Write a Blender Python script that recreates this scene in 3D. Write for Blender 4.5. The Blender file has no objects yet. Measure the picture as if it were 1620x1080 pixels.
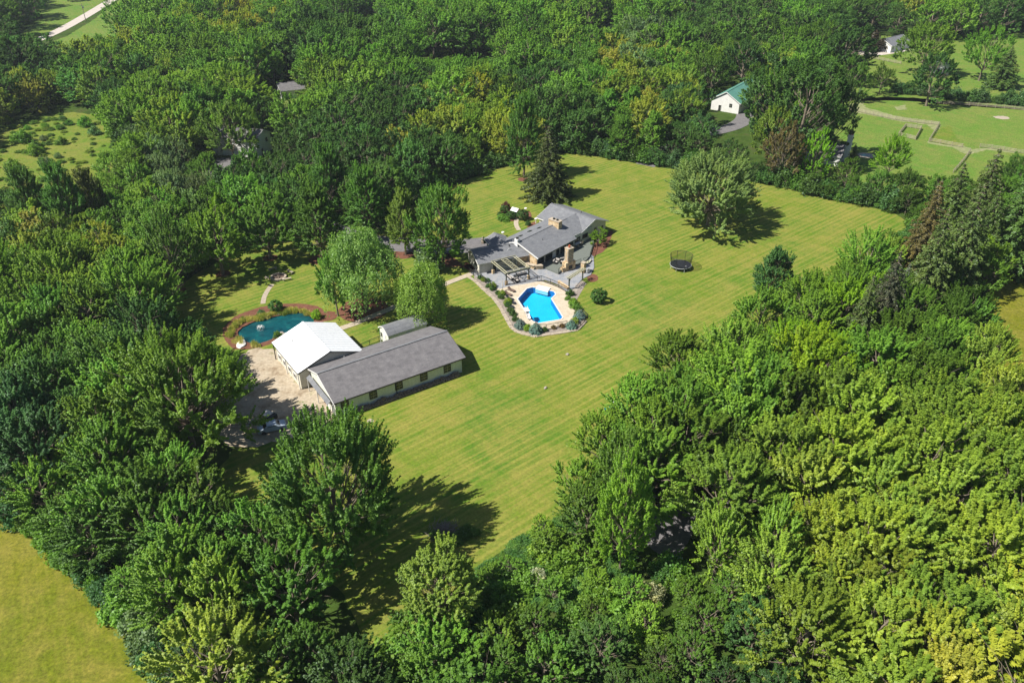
import bpy, bmesh, math, random
import numpy as np
from mathutils import Vector, Matrix
from mathutils.geometry import tessellate_polygon

# ------------------------------------------------------------------ camera, world, sun, exposure
SC = bpy.context.scene
COL = SC.collection
R = math.radians
CAM_H, PITCH, FPX = 80.0, 32.0, 1260.0
cd = bpy.data.cameras.new('camera'); cam = bpy.data.objects.new('camera', cd); COL.objects.link(cam)
cam.location = (0, 0, CAM_H); cam.rotation_euler = (R(90 - PITCH), 0, 0)
cd.sensor_width = 36.0; cd.lens = FPX / 1620 * 36.0; cd.clip_start = 0.5; cd.clip_end = 6000
SC.camera = cam
SUN_EL, SHADOW_AZ = 50.5, 71.0          # the shadows run towards this bearing (clockwise from +Y)
w = bpy.data.worlds.new('World'); SC.world = w; w.use_nodes = True
nt = w.node_tree; nt.nodes.clear()
sky = nt.nodes.new('ShaderNodeTexSky'); sky.sky_type = 'NISHITA'; sky.sun_disc = False
sky.sun_elevation = R(SUN_EL); sky.sun_rotation = R(SHADOW_AZ + 180); sky.air_density = 1.0; sky.dust_density = 0.6
bg = nt.nodes.new('ShaderNodeBackground'); bg.inputs[1].default_value = 0.056
wo = nt.nodes.new('ShaderNodeOutputWorld')
nt.links.new(sky.outputs[0], bg.inputs[0]); nt.links.new(bg.outputs[0], wo.inputs[0])
sl = bpy.data.lights.new('sun', 'SUN'); sun = bpy.data.objects.new('sun', sl); COL.objects.link(sun)
sl.energy = 4.9; sl.angle = R(0.5); sl.color = (1.0, 0.955, 0.87)
_az = R(SHADOW_AZ); _d = Vector((math.sin(_az) * math.cos(R(SUN_EL)), math.cos(_az) * math.cos(R(SUN_EL)), -math.sin(R(SUN_EL))))
sun.rotation_euler = _d.to_track_quat('-Z', 'Y').to_euler(); sun.location = (-60, 0, 120)
vs = SC.view_settings; vs.view_transform = 'Standard'; vs.look = 'None'; vs.exposure = 0.80; vs.gamma = 1.0; vs.use_curve_mapping = False
SC.cycles.max_bounces = 6; SC.cycles.diffuse_bounces = 2; SC.cycles.glossy_bounces = 2; SC.cycles.transmission_bounces = 4
SC.cycles.transparent_max_bounces = 8; SC.cycles.caustics_reflective = False; SC.cycles.caustics_refractive = False
SC.cycles.sample_clamp_indirect = 4.0

_p = R(PITCH)
def G(u, v, z=0.0):
    """the place on the plane at height z that the surveyed photo point (u, v) shows"""
    x = (u - 810) / FPX; y = (v - 540) / FPX
    dy = math.cos(_p) - y * math.sin(_p); dz = -math.sin(_p) - y * math.cos(_p)
    t = (CAM_H - z) / -dz
    return Vector((x * t, dy * t, z))
def PX(X, Y, Z=0.0):
    Z = Z - CAM_H
    zc = Y * math.cos(_p) - Z * math.sin(_p); yc = -(Y * math.sin(_p) + Z * math.cos(_p))
    return 810 + FPX * X / zc, 540 + FPX * yc / zc
def top_height(u, v, vt):
    """height of an upright thing whose foot shows at (u, v) and whose tip shows at row vt"""
    b = G(u, v); lo, hi = 0.1, 45.0
    for _ in range(40):
        m = (lo + hi) / 2
        if PX(b.x, b.y, m)[1] > vt: lo = m
        else: hi = m
    return lo
def ppm(X, Y, Z=0.0):
    return FPX / (Y * math.cos(_p) - (Z - CAM_H) * math.sin(_p))

rng = np.random.default_rng(11)
random.seed(7)

# ------------------------------------------------------------------ tags
def tag(o, label=None, cat=None, group=None, kind=None):
    if label: o['label'] = label
    if cat: o['category'] = cat
    if group: o['group'] = group
    if kind: o['kind'] = kind
    return o
def thing(name, label, cat, loc=(0, 0, 0), rz=0.0, group=None):
    o = bpy.data.objects.new(name, None); COL.objects.link(o)
    o.location = loc; o.rotation_euler = (0, 0, rz); o.empty_display_size = 0.5
    return tag(o, label, cat, group)
def link(name, me, parent=None, loc=(0, 0, 0), rz=0.0, scale=None):
    o = bpy.data.objects.new(name, me); COL.objects.link(o)
    o.location = loc; o.rotation_euler = (0, 0, rz)
    if scale is not None: o.scale = scale
    if parent is not None: o.parent = parent
    return o
def copy_tree(o, parent=None):
    c = o.copy(); COL.objects.link(c)
    if parent is not None: c.parent = parent
    for ch in list(o.children): copy_tree(ch, c)
    return c

# ------------------------------------------------------------------ materials
def newmat(name):
    m = bpy.data.materials.new(name); m.use_nodes = True
    n = m.node_tree; n.nodes.clear()
    out = n.nodes.new('ShaderNodeOutputMaterial')
    return m, n, out
def L(n, a, b): n.links.new(a, b)
def noise(n, vec, scale, detail=4, rough=0.55, dist=0.0):
    t = n.nodes.new('ShaderNodeTexNoise'); t.inputs['Scale'].default_value = scale; t.inputs['Detail'].default_value = detail
    t.inputs['Roughness'].default_value = rough; t.inputs['Distortion'].default_value = dist
    if vec is not None: L(n, vec, t.inputs['Vector'])
    return t.outputs['Fac']
def ramp(n, fac, stops):
    r = n.nodes.new('ShaderNodeValToRGB'); e = r.color_ramp.elements
    while len(e) < len(stops): e.new(0.5)
    for i, (p, c) in enumerate(stops):
        e[i].position = p; e[i].color = (*c, 1) if len(c) == 3 else c
    L(n, fac, r.inputs[0]); return r.outputs[0]
def mapping(n, vec, rot=0.0, scale=(1, 1, 1)):
    m = n.nodes.new('ShaderNodeMapping'); m.vector_type = 'TEXTURE' if False else 'POINT'
    m.inputs['Rotation'].default_value = (0, 0, rot); m.inputs['Scale'].default_value = scale
    L(n, vec, m.inputs['Vector']); return m.outputs[0]
def mix(n, fac, a, b, mode='MIX'):
    m = n.nodes.new('ShaderNodeMix'); m.data_type = 'RGBA'; m.blend_type = mode
    if isinstance(fac, (int, float)): m.inputs[0].default_value = fac
    else: L(n, fac, m.inputs[0])
    for i, c in ((6, a), (7, b)):
        if isinstance(c, (tuple, list)): m.inputs[i].default_value = (*c[:3], 1)
        else: L(n, c, m.inputs[i])
    return m.outputs[2]
def mth(n, op, a, b=None, c=None):
    m = n.nodes.new('ShaderNodeMath'); m.operation = op
    for i, x in enumerate((a, b, c)):
        if x is None: continue
        if isinstance(x, (int, float)): m.inputs[i].default_value = x
        else: L(n, x, m.inputs[i])
    return m.outputs[0]
def obj_vec(n): return n.nodes.new('ShaderNodeTexCoord').outputs['Object']
def world_vec(n): return n.nodes.new('ShaderNodeNewGeometry').outputs['Position']
def bump(n, h, strength=0.3, dist=0.05):
    b = n.nodes.new('ShaderNodeBump'); b.inputs['Strength'].default_value = strength; b.inputs['Distance'].default_value = dist
    L(n, h, b.inputs['Height']); return b.outputs[0]
def princ(n, out, col, rough=0.8, spec=0.3, metal=0.0, normal=None):
    b = n.nodes.new('ShaderNodeBsdfPrincipled')
    if isinstance(col, (tuple, list)): b.inputs['Base Color'].default_value = (*col[:3], 1)
    else: L(n, col, b.inputs['Base Color'])
    b.inputs['Roughness'].default_value = rough; b.inputs['Specular IOR Level'].default_value = spec; b.inputs['Metallic'].default_value = metal
    if normal is not None: L(n, normal, b.inputs['Normal'])
    L(n, b.outputs[0], out.inputs[0]); return b
def mottled(name, cols, scale=1.0, rough=0.85, spec=0.2, detail=5, bmp=0.25, metal=0.0, world=False):
    """a surface whose own colour wanders between a few tones"""
    m, n, out = newmat(name); v = world_vec(n) if world else obj_vec(n)
    f = noise(n, v, scale, detail, 0.65)
    k = len(cols); c = ramp(n, f, [(0.3 + 0.4 * i / max(1, k - 1), cc) for i, cc in enumerate(cols)])
    f2 = noise(n, v, scale * 7, 3)
    c = mix(n, 0.35, c, ramp(n, f2, [(0.3, (0.25, 0.25, 0.25)), (0.7, (0.75, 0.75, 0.75))]), 'OVERLAY')
    princ(n, out, c, rough, spec, metal, bump(n, f2, bmp, 0.04)); return m

M = {}
# grass: mown lawn with streaks along the mowing direction, dry and lush patches
def lawn_material(name, ang, g1, g2, dry, streak=1.0, patch=0.055, seed=0.0):
    m, n, out = newmat(name); v = world_vec(n)
    mp = n.nodes.new('ShaderNodeMapping'); mp.inputs['Location'].default_value = (seed, seed * 1.7, 0); L(n, v, mp.inputs[0]); v = mp.outputs[0]
    big = noise(n, v, patch, 4, 0.6, 0.6)
    mid = noise(n, v, 0.33, 5, 0.65, 0.4)
    fine = noise(n, v, 2.2, 4, 0.75)
    along = mapping(n, v, -ang)
    s1 = noise(n, mapping(n, along, 0, (0.022, 0.85, 1)), 1.0, 3, 0.7)
    s2 = noise(n, mapping(n, along, 0, (0.05, 2.4, 1)), 1.0, 2, 0.6)
    cross = noise(n, mapping(n, along, 0, (0.9, 0.03, 1)), 1.0, 2, 0.6)
    base = mix(n, ramp(n, big, [(0.36, (0, 0, 0)), (0.64, (1, 1, 1))]), g1, g2)
    a = mth(n, 'ADD', mth(n, 'MULTIPLY', s1, 0.95 * streak), mth(n, 'MULTIPLY', mid, 0.95))
    a = mth(n, 'ADD', a, mth(n, 'MULTIPLY', cross, 0.45 * streak))
    a = mth(n, 'ADD', a, mth(n, 'MULTIPLY', s2, 0.75 * streak))
    a = mth(n, 'ADD', a, mth(n, 'MULTIPLY', noise(n, v, 0.09, 4, 0.6, 1.0), 0.9))
    a = mth(n, 'DIVIDE', a, 1.85 + 2.15 * streak)
    c = mix(n, ramp(n, a, [(0.44, (0, 0, 0)), (0.575, (0.9, 0.9, 0.9))]), base, dry)
    w_ = n.nodes.new('ShaderNodeTexWave'); w_.wave_type = 'BANDS'; w_.bands_direction = 'Y'; w_.inputs['Scale'].default_value = 0.24
    w_.inputs['Distortion'].default_value = 1.6; w_.inputs['Detail'].default_value = 2; w_.inputs['Detail Scale'].default_value = 0.3; L(n, along, w_.inputs[0])
    c = mix(n, mth(n, 'MULTIPLY', ramp(n, w_.outputs['Fac'], [(0.55, (0, 0, 0)), (0.95, (1, 1, 1))]), mth(n, 'MULTIPLY', ramp(n, noise(n, v, 0.05, 3), [(0.35, (0.1, 0.1, 0.1)), (0.65, (0.58, 0.58, 0.58))]), streak)), c, tuple(min(1, x * 1.18) for x in dry))
    c = mix(n, 0.6 if streak > 0.8 else 0.95, c, ramp(n, fine, [(0.3, (0.28, 0.28, 0.28)), (0.7, (0.72, 0.72, 0.72))]), 'OVERLAY')
    if streak < 0.8: c = mix(n, 0.5, c, ramp(n, noise(n, v, 0.8, 6, 0.75, 0.8), [(0.35, (0.34, 0.38, 0.30)), (0.65, (0.66, 0.62, 0.62))]), 'OVERLAY')
    princ(n, out, c, 0.9, 0.15, 0, bump(n, fine, 0.5, 0.06)); return m
M['lawn'] = lawn_material('mown_lawn', R(40), (0.062, 0.140, 0.011), (0.102, 0.160, 0.012), (0.205, 0.192, 0.040))
M['paddock'] = lawn_material('paddock_grass', R(120), (0.072, 0.165, 0.018), (0.100, 0.175, 0.022), (0.150, 0.175, 0.040), 0.5, 0.03, 40)
M['field'] = lawn_material('dry_field_grass', R(120), (0.095, 0.122, 0.006), (0.128, 0.134, 0.008), (0.170, 0.155, 0.026), 0.35, 0.05, 90)
M['meadow'] = lawn_material('meadow_grass', R(20), (0.075, 0.15, 0.012), (0.12, 0.165, 0.016), (0.165, 0.17, 0.035), 0.2, 0.06, 140)
M['floor'] = mottled('woodland_floor', [(0.025, 0.042, 0.010), (0.045, 0.080, 0.014), (0.065, 0.068, 0.026)], 0.18, 0.95, 0.05, 6, 0.6, world=True)
M['gravel'] = mottled('gravel', [(0.17, 0.12, 0.075), (0.33, 0.27, 0.195), (0.39, 0.33, 0.25), (0.14, 0.14, 0.045)], 0.30, 0.95, 0.1, 8, 0.5, world=True)
M['mulch'] = mottled('bark_mulch', [(0.11, 0.046, 0.03), (0.18, 0.085, 0.055)], 1.2, 0.95, 0.1, 5, 0.6, world=True)
M['asphalt'] = mottled('asphalt', [(0.12, 0.115, 0.12), (0.165, 0.155, 0.155)], 0.5, 0.9, 0.2, 5, 0.2, world=True)
M['drive'] = mottled('pale_gravel_drive', [(0.40, 0.35, 0.31), (0.50, 0.45, 0.41)], 0.5, 0.95, 0.1, 5, 0.3, world=True)
M['concrete'] = mottled('concrete', [(0.33, 0.27, 0.205), (0.43, 0.37, 0.29)], 1.3, 0.85, 0.2, 5, 0.2, world=True)
M['pooldeck'] = mottled('stamped_pool_deck', [(0.38, 0.315, 0.225), (0.52, 0.45, 0.35)], 0.9, 0.8, 0.25, 6, 0.3, world=True)
M['patio'] = mottled('grey_stone_patio', [(0.17, 0.185, 0.21), (0.25, 0.26, 0.28), (0.32, 0.29, 0.26)], 0.7, 0.8, 0.3, 6, 0.2, world=True)
M['edging'] = mottled('pale_stone_edging', [(0.27, 0.22, 0.165), (0.42, 0.36, 0.29)], 2.5, 0.9, 0.2, 4, 0.5, world=True)
M['deckboard'] = None
M['verge'] = mottled('dry_weedy_verge', [(0.14, 0.18, 0.06), (0.27, 0.265, 0.14)], 0.8, 0.95, 0.1, 5, 0.5, world=True)
M['white'] = mottled('white_paint', [(0.62, 0.61, 0.59), (0.70, 0.69, 0.67)], 0.8, 0.6, 0.3, 3, 0.05)
M['cream'] = mottled('cream_siding', [(0.50, 0.48, 0.40), (0.58, 0.56, 0.48)], 0.6, 0.7, 0.3, 3, 0.05)
M['palegreen'] = mottled('pale_siding', [(0.58, 0.60, 0.53), (0.64, 0.66, 0.58)], 0.6, 0.7, 0.3, 3, 0.05)
M['darktrim'] = mottled('dark_trim', [(0.02, 0.022, 0.02), (0.04, 0.04, 0.035)], 2, 0.6, 0.3, 2, 0.05)
M['greentrim'] = mottled('dark_green_timber', [(0.045, 0.055, 0.040), (0.075, 0.085, 0.065)], 2, 0.7, 0.2, 3, 0.1)
M['lightbeam'] = mottled('weathered_timber', [(0.30, 0.29, 0.19), (0.42, 0.40, 0.28)], 2, 0.8, 0.2, 3, 0.1)
M['fencewood'] = mottled('grey_fence_wood', [(0.24, 0.21, 0.15), (0.38, 0.34, 0.25)], 2, 0.9, 0.1, 3, 0.2)
M['iron'] = mottled('black_iron', [(0.012, 0.012, 0.012), (0.03, 0.03, 0.03)], 3, 0.5, 0.4, 2, 0.05)
M['stonepale'] = mottled('tan_field_stone', [(0.24, 0.15, 0.08), (0.50, 0.37, 0.22), (0.60, 0.50, 0.34)], 1.6, 0.9, 0.2, 3, 0.5)
M['boulder'] = mottled('grey_boulder', [(0.20, 0.17, 0.14), (0.40, 0.36, 0.31)], 1.5, 0.9, 0.2, 5, 0.5)
M['bark'] = mottled('bark', [(0.12, 0.095, 0.07), (0.26, 0.22, 0.17)], 3.0, 0.95, 0.05, 4, 0.5)
M['metalroof'] = mottled('white_metal_roof', [(0.70, 0.71, 0.73), (0.74, 0.75, 0.77)], 0.25, 0.35, 0.4, 3, 0.02)
M['greenroof'] = mottled('green_metal_roof', [(0.09, 0.24, 0.19), (0.12, 0.29, 0.23)], 0.3, 0.4, 0.4, 3, 0.02)
M['red'] = mottled('terracotta', [(0.30, 0.08, 0.04), (0.42, 0.13, 0.07)], 3, 0.8, 0.2, 3, 0.1)
M['cushion'] = mottled('pale_cushion', [(0.50, 0.46, 0.42), (0.62, 0.58, 0.54)], 2, 0.9, 0.1, 3, 0.1)
M['brownfab'] = mottled('brown_sling', [(0.10, 0.065, 0.05), (0.17, 0.12, 0.10)], 2, 0.8, 0.1, 3, 0.1)
M['teal'] = mottled('teal_plastic', [(0.0, 0.12, 0.10), (0.01, 0.17, 0.14)], 2, 0.4, 0.5, 2, 0.02)
M['tarp'] = mottled('blue_grey_paint', [(0.30, 0.36, 0.45), (0.42, 0.48, 0.55)], 1, 0.35, 0.5, 3, 0.02)
M['black'] = mottled('black_rubber', [(0.015, 0.016, 0.022), (0.035, 0.036, 0.05)], 2, 0.6, 0.3, 3, 0.1)
M['silver'] = mottled('pale_metal', [(0.45, 0.48, 0.48), (0.60, 0.62, 0.60)], 2, 0.4, 0.5, 2, 0.05)
M['linerwall'] = mottled('pool_liner_wall', [(0.01, 0.16, 0.42), (0.015, 0.22, 0.50)], 1.5, 0.5, 0.3, 3, 0.05)
M['liner'] = mottled('pool_liner', [(0.02, 0.44, 0.80), (0.03, 0.52, 0.86)], 0.6, 0.5, 0.3, 4, 0.05, world=True)

def shingle_material(name, a, b, c):
    m, n, out = newmat(name); v = obj_vec(n)
    f = noise(n, v, 0.8, 5, 0.7); t = noise(n, v, 6.0, 3, 0.7)
    br = n.nodes.new('ShaderNodeTexBrick'); br.inputs['Scale'].default_value = 1.0; br.inputs['Brick Width'].default_value = 0.9
    br.inputs['Row Height'].default_value = 0.30; br.inputs['Mortar Size'].default_value = 0.02; br.inputs['Mortar Smooth'].default_value = 0.4
    br.inputs['Color1'].default_value = (0.42, 0.42, 0.42, 1); br.inputs['Color2'].default_value = (0.60, 0.60, 0.60, 1); br.inputs['Mortar'].default_value = (0.36, 0.36, 0.36, 1)
    L(n, v, br.inputs['Vector'])
    col = ramp(n, f, [(0.3, a), (0.5, b), (0.72, c)])
    col = mix(n, 0.5, col, br.outputs[0], 'OVERLAY')
    col = mix(n, 0.5, col, ramp(n, t, [(0.3, (0.35, 0.35, 0.35)), (0.7, (0.65, 0.65, 0.65))]), 'OVERLAY')
    princ(n, out, col, 0.85, 0.3, 0, bump(n, t, 0.3, 0.03)); return m
M['shingle'] = shingle_material('grey_shingle', (0.125, 0.130, 0.145), (0.155, 0.160, 0.172), (0.190, 0.192, 0.202))
M['shingle_warm'] = shingle_material('charcoal_shingle', (0.105, 0.100, 0.106), (0.140, 0.133, 0.138), (0.178, 0.170, 0.173))
m, n, out = newmat('deck_boards'); v = obj_vec(n)
wv = n.nodes.new('ShaderNodeTexWave'); wv.bands_direction = 'X'; wv.inputs['Scale'].default_value = 2.2; L(n, v, wv.inputs[0])
c = ramp(n, wv.outputs['Fac'], [(0.0, (0.055, 0.065, 0.055)), (0.2, (0.13, 0.145, 0.13)), (1.0, (0.17, 0.185, 0.165))]); princ(n, out, c, 0.8, 0.2); M['deckboard'] = m
m, n, out = newmat('window_glass'); princ(n, out, (0.02, 0.025, 0.03), 0.08, 0.6); M['glass'] = m
# water
m, n, out = newmat('pool_water'); v = world_vec(n)
gl = n.nodes.new('ShaderNodeBsdfGlossy'); gl.inputs['Roughness'].default_value = 0.04
tr = n.nodes.new('ShaderNodeBsdfTransparent'); tr.inputs[0].default_value = (0.62, 0.93, 0.99, 1)
fr = n.nodes.new('ShaderNodeFresnel'); fr.inputs[0].default_value = 1.33; mx = n.nodes.new('ShaderNodeMixShader')
nb = bump(n, noise(n, v, 1.6, 4, 0.6, 0.8), 0.25, 0.08); L(n, nb, gl.inputs['Normal']); L(n, nb, fr.inputs['Normal'])
L(n, fr.outputs[0], mx.inputs[0]); L(n, tr.outputs[0], mx.inputs[1]); L(n, gl.outputs[0], mx.inputs[2]); L(n, mx.outputs[0], out.inputs[0]); M['poolwater'] = m
m, n, out = newmat('pond_water'); v = world_vec(n)
f = noise(n, v, 0.35, 6, 0.7, 1.0)
c = ramp(n, f, [(0.35, (0.001, 0.030, 0.042)), (0.55, (0.003, 0.065, 0.078)), (0.72, (0.012, 0.12, 0.11))])
princ(n, out, c, 0.15, 0.25, 0, bump(n, noise(n, v, 3.0, 4, 0.7, 1.5), 0.5, 0.06)); M['pondwater'] = m
m, n, out = newmat('trampoline_net')
tr = n.nodes.new('ShaderNodeBsdfTransparent'); df = n.nodes.new('ShaderNodeBsdfDiffuse'); df.inputs[0].default_value = (0.02, 0.03, 0.02, 1)
mx = n.nodes.new('ShaderNodeMixShader'); mx.inputs[0].default_value = 0.36; L(n, tr.outputs[0], mx.inputs[1]); L(n, df.outputs[0], mx.inputs[2]); L(n, mx.outputs[0], out.inputs[0]); M['net'] = m

def leaf_material(name, transl=0.42, default=(0.08, 0.15, 0.02), use_tint=True):
    m, n, out = newmat(name)
    if use_tint:
        at = n.nodes.new('ShaderNodeAttribute'); at.attribute_type = 'INSTANCER'; at.attribute_name = 'tint'; base = at.outputs['Color']
    else:
        rgb = n.nodes.new('ShaderNodeRGB'); rgb.outputs[0].default_value = (*default, 1); base = rgb.outputs[0]
    tn = n.nodes.new('ShaderNodeAttribute'); tn.attribute_type = 'GEOMETRY'; tn.attribute_name = 'tone'
    tone = tn.outputs['Fac']
    dk = mix(n, 1.0, base, (0.70, 0.76, 0.80), 'MULTIPLY'); lt = mix(n, 1.0, base, (1.30, 1.22, 1.0), 'MULTIPLY')
    c = mix(n, tone, dk, lt)
    d = n.nodes.new('ShaderNodeBsdfDiffuse'); t = n.nodes.new('ShaderNodeBsdfTranslucent'); g = n.nodes.new('ShaderNodeBsdfGlossy')
    g.inputs['Roughness'].default_value = 0.5; g.inputs[0].default_value = (0.9, 0.95, 1, 1)
    L(n, c, d.inputs[0]); tc = mix(n, 1.0, c, (1.15, 1.30, 0.60), 'MULTIPLY'); L(n, tc, t.inputs[0])
    m1 = n.nodes.new('ShaderNodeMixShader'); m1.inputs[0].default_value = transl; L(n, d.outputs[0], m1.inputs[1]); L(n, t.outputs[0], m1.inputs[2])
    m2 = n.nodes.new('ShaderNodeMixShader'); m2.inputs[0].default_value = 0.018; L(n, m1.outputs[0], m2.inputs[1]); L(n, g.outputs[0], m2.inputs[2])
    L(n, m2.outputs[0], out.inputs[0]); return m
M['leaf'] = leaf_material('foliage')
M['needle'] = leaf_material('needles', 0.15)

# ------------------------------------------------------------------ mesh builder
class MB:
    def __init__(s): s.v = []; s.f = []; s.mi = []
    def add(s, vs, fs, mi=0):
        b = len(s.v); s.v += [tuple(x) for x in vs]; s.f += [tuple(i + b for i in f) for f in fs]; s.mi += [mi] * len(fs); return s
    def box(s, c, d, rz=0.0, rot=None, mi=0):
        x, y, z = d[0] / 2, d[1] / 2, d[2] / 2
        vs = [Vector(p) for p in ((-x, -y, -z), (x, -y, -z), (x, y, -z), (-x, y, -z), (-x, -y, z), (x, -y, z), (x, y, z), (-x, y, z))]
        m = rot if rot is not None else Matrix.Rotation(rz, 3, 'Z')
        vs = [m @ p + Vector(c) for p in vs]
        return s.add(vs, [(0, 3, 2, 1), (4, 5, 6, 7), (0, 1, 5, 4), (1, 2, 6, 5), (2, 3, 7, 6), (3, 0, 4, 7)], mi)
    def bar(s, a, b, w_, h_=None, mi=0):
        a = Vector(a); b = Vector(b); d = b - a; h_ = h_ or w_
        q = d.to_track_quat('X', 'Z').to_matrix()
        return s.box((a + b) / 2, (d.length, w_, h_), rot=q, mi=mi)
    def tube(s, pts, radii, n=6, cap=True, mi=0):
        P = [Vector(p) for p in pts]; vs = []; fs = []
        for i, p in enumerate(P):
            d = (P[min(i + 1, len(P) - 1)] - P[max(i - 1, 0)]).normalized()
            u = d.cross(Vector((0.31, 0.87, 0.21))).normalized(); v = d.cross(u)
            for k in range(n):
                a = 2 * math.pi * k / n; vs.append(p + (u * math.cos(a) + v * math.sin(a)) * radii[i])
        for i in range(len(P) - 1):
            for k in range(n):
                k2 = (k + 1) % n; fs.append((i * n + k, i * n + k2, (i + 1) * n + k2, (i + 1) * n + k))
        if cap: fs.append(tuple(range((len(P) - 1) * n, len(P) * n))); fs.append(tuple(reversed(range(n))))
        return s.add(vs, fs, mi)
    def prism(s, poly, z0, z1, mi=0):
        """poly: (x, y) outline, counter-clockwise or not"""
        if sum(poly[i][0] * poly[(i + 1) % len(poly)][1] - poly[(i + 1) % len(poly)][0] * poly[i][1] for i in range(len(poly))) < 0: poly = poly[::-1]
        k = len(poly); vs = [(x, y, z0) for x, y in poly] + [(x, y, z1) for x, y in poly]
        fs = [tuple(range(k, 2 * k)), tuple(reversed(range(k)))] + [(i, (i + 1) % k, k + (i + 1) % k, k + i) for i in range(k)]
        return s.add(vs, fs, mi)
    def mesh(s, name, mats):
        me = bpy.data.meshes.new(name); me.from_pydata(s.v, [], s.f)
        for m_ in (mats if isinstance(mats, (list, tuple)) else [mats]): me.materials.append(m_)
        me.polygons.foreach_set('material_index', s.mi); me.update(); return me
    def build(s, name, mats, parent=None, loc=(0, 0, 0), rz=0.0):
        return link(name, s.mesh(name, mats), parent, loc, rz)

def smooth_poly(pts, it=2):
    P = [Vector((p[0], p[1])) for p in pts]
    for _ in range(it):
        Q = []
        for i in range(len(P)):
            a, b = P[i], P[(i + 1) % len(P)]; Q += [a * 0.75 + b * 0.25, a * 0.25 + b * 0.75]
        P = Q
    return P
def jag(P, amp, step=1.0, seed=1):
    """a slightly ragged edge, as grass and mulch have"""
    r = random.Random(seed); Q = []
    for i in range(len(P)):
        a, b = P[i], P[(i + 1) % len(P)]; k = max(1, int((b - a).length / step))
        for j in range(k):
            q = a.lerp(b, j / k); Q.append(q + Vector((r.uniform(-amp, amp), r.uniform(-amp, amp))))
    return Q
def wpoly(px, it=2, amp=0.0, step=1.2):
    P = [G(u, v).to_2d() for u, v in px]
    if it: P = smooth_poly(P, it)
    if amp: P = jag(P, amp, step)
    return P
def sheet(name, P, z, mat, holes=(), kind='structure', label=None, parent=None):
    loops = [[Vector((p[0], p[1], 0)) for p in P]] + [[Vector((p[0], p[1], 0)) for p in h] for h in holes]
    tris = tessellate_polygon(loops); vs = [p for lp in loops for p in lp]
    me = bpy.data.meshes.new(name); fs = []
    for a, b, c in tris:
        if (vs[b] - vs[a]).cross(vs[c] - vs[a]).z < 0: b, c = c, b
        fs.append((a, b, c))
    me.from_pydata([(p.x, p.y, z) for p in vs], [], fs); me.materials.append(mat); me.update()
    o = link(name, me, parent)
    if kind: o['kind'] = kind
    if label: o['label'] = label
    return o
def strip(name, pts, width, z, mat, kind='structure', label=None, smooth=2):
    P = [Vector((p[0], p[1])) for p in pts]
    for _ in range(smooth):
        Q = [P[0]]
        for i in range(len(P) - 1): Q += [P[i] * 0.75 + P[i + 1] * 0.25, P[i] * 0.25 + P[i + 1] * 0.75]
        P = Q + [P[-1]]
    Lf, Rt = [], []
    for i, p in enumerate(P):
        d = (P[min(i + 1, len(P) - 1)] - P[max(i - 1, 0)]).normalized(); nrm = Vector((-d.y, d.x)) * width / 2
        Lf.append(p + nrm); Rt.append(p - nrm)
    return sheet(name, Lf + Rt[::-1], z, mat, kind=kind, label=label)
def inpoly(x, y, P):
    c = False; j = len(P) - 1
    for i in range(len(P)):
        if (P[i][1] > y) != (P[j][1] > y) and x < (P[j][0] - P[i][0]) * (y - P[i][1]) / (P[j][1] - P[i][1]) + P[i][0]: c = not c
        j = i
    return c
def disc(cx, cy, r, k=20, sq=1.0, ph=0.0): return [Vector((cx + r * math.cos(ph + 2 * math.pi * i / k), cy + sq * r * math.sin(ph + 2 * math.pi * i / k))) for i in range(k)]
# ------------------------------------------------------------------ plan of the ground (surveyed from the photo)
c1 = lambda x, y: (720 + x / 4.5, 300 + y / 4.5)
c5 = lambda x, y: (740 + x / 7.714, 420 + y / 7.714)
c6 = lambda x, y: (250 + x / 5.226, 360 + y / 5.226)
W2 = lambda p, z=0.0: G(p[0], p[1], z).to_2d()

pool_px = [c5(*p) for p in [(610, 408), (722, 283), (790, 266), (862, 276), (990, 303), (1052, 320), (1070, 352), (1016, 404), (1158, 632), (1132, 656), (862, 702), (790, 676), (745, 612)]]
POOL = [W2(p, 0.15) for p in pool_px]
pond_px = [c6(*p) for p in [(648, 872), (690, 828), (760, 790), (840, 768), (900, 748), (970, 738), (1050, 712), (1130, 695), (1200, 703), (1262, 735), (1302, 775), (1250, 815), (1100, 860), (1030, 882), (960, 912), (900, 942), (830, 962), (760, 957), (690, 932)]]
POND = jag(smooth_poly([W2(p) for p in pond_px], 2), 0.12, 0.8, 5)
LAWN_PX = [(700, 297), (755, 279), (800, 264), (845, 254), (880, 242), (925, 245), (985, 255), (1040, 265), (1090, 271), (1140, 279), (1190, 289), (1240, 297), (1290, 311), (1340, 321), (1400, 332), (1440, 350), (1430, 395), (1340, 452), (1268, 502), (1184, 545), (1100, 597), (1024, 655), (970, 708), (942, 758), (920, 795), (880, 822), (835, 850), (800, 868), (765, 893), (735, 928), (700, 955), (650, 985), (630, 1030), (575, 1020), (550, 950), (500, 900), (430, 860), (380, 825), (345, 800), (330, 765), (355, 730), (380, 700), (370, 640), (330, 605), (285, 565), (270, 525), (268, 475), (300, 440), (350, 410), (420, 383), (470, 366), (560, 368), (620, 366), (630, 340), (670, 312)]
LAWN = wpoly(LAWN_PX, 2, 0.35, 1.5)
FIELD = wpoly([(-160, 745), (0, 800), (60, 850), (125, 900), (190, 962), (238, 1025), (268, 1080), (290, 1150), (270, 1220), (-160, 1260)], 1, 0.3, 1.2)
MEADOW = wpoly([(-60, 215), (30, 197), (80, 182), (130, 176), (175, 192), (178, 250), (165, 300), (150, 345), (40, 352), (-60, 350)], 1, 0.8, 2)
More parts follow.
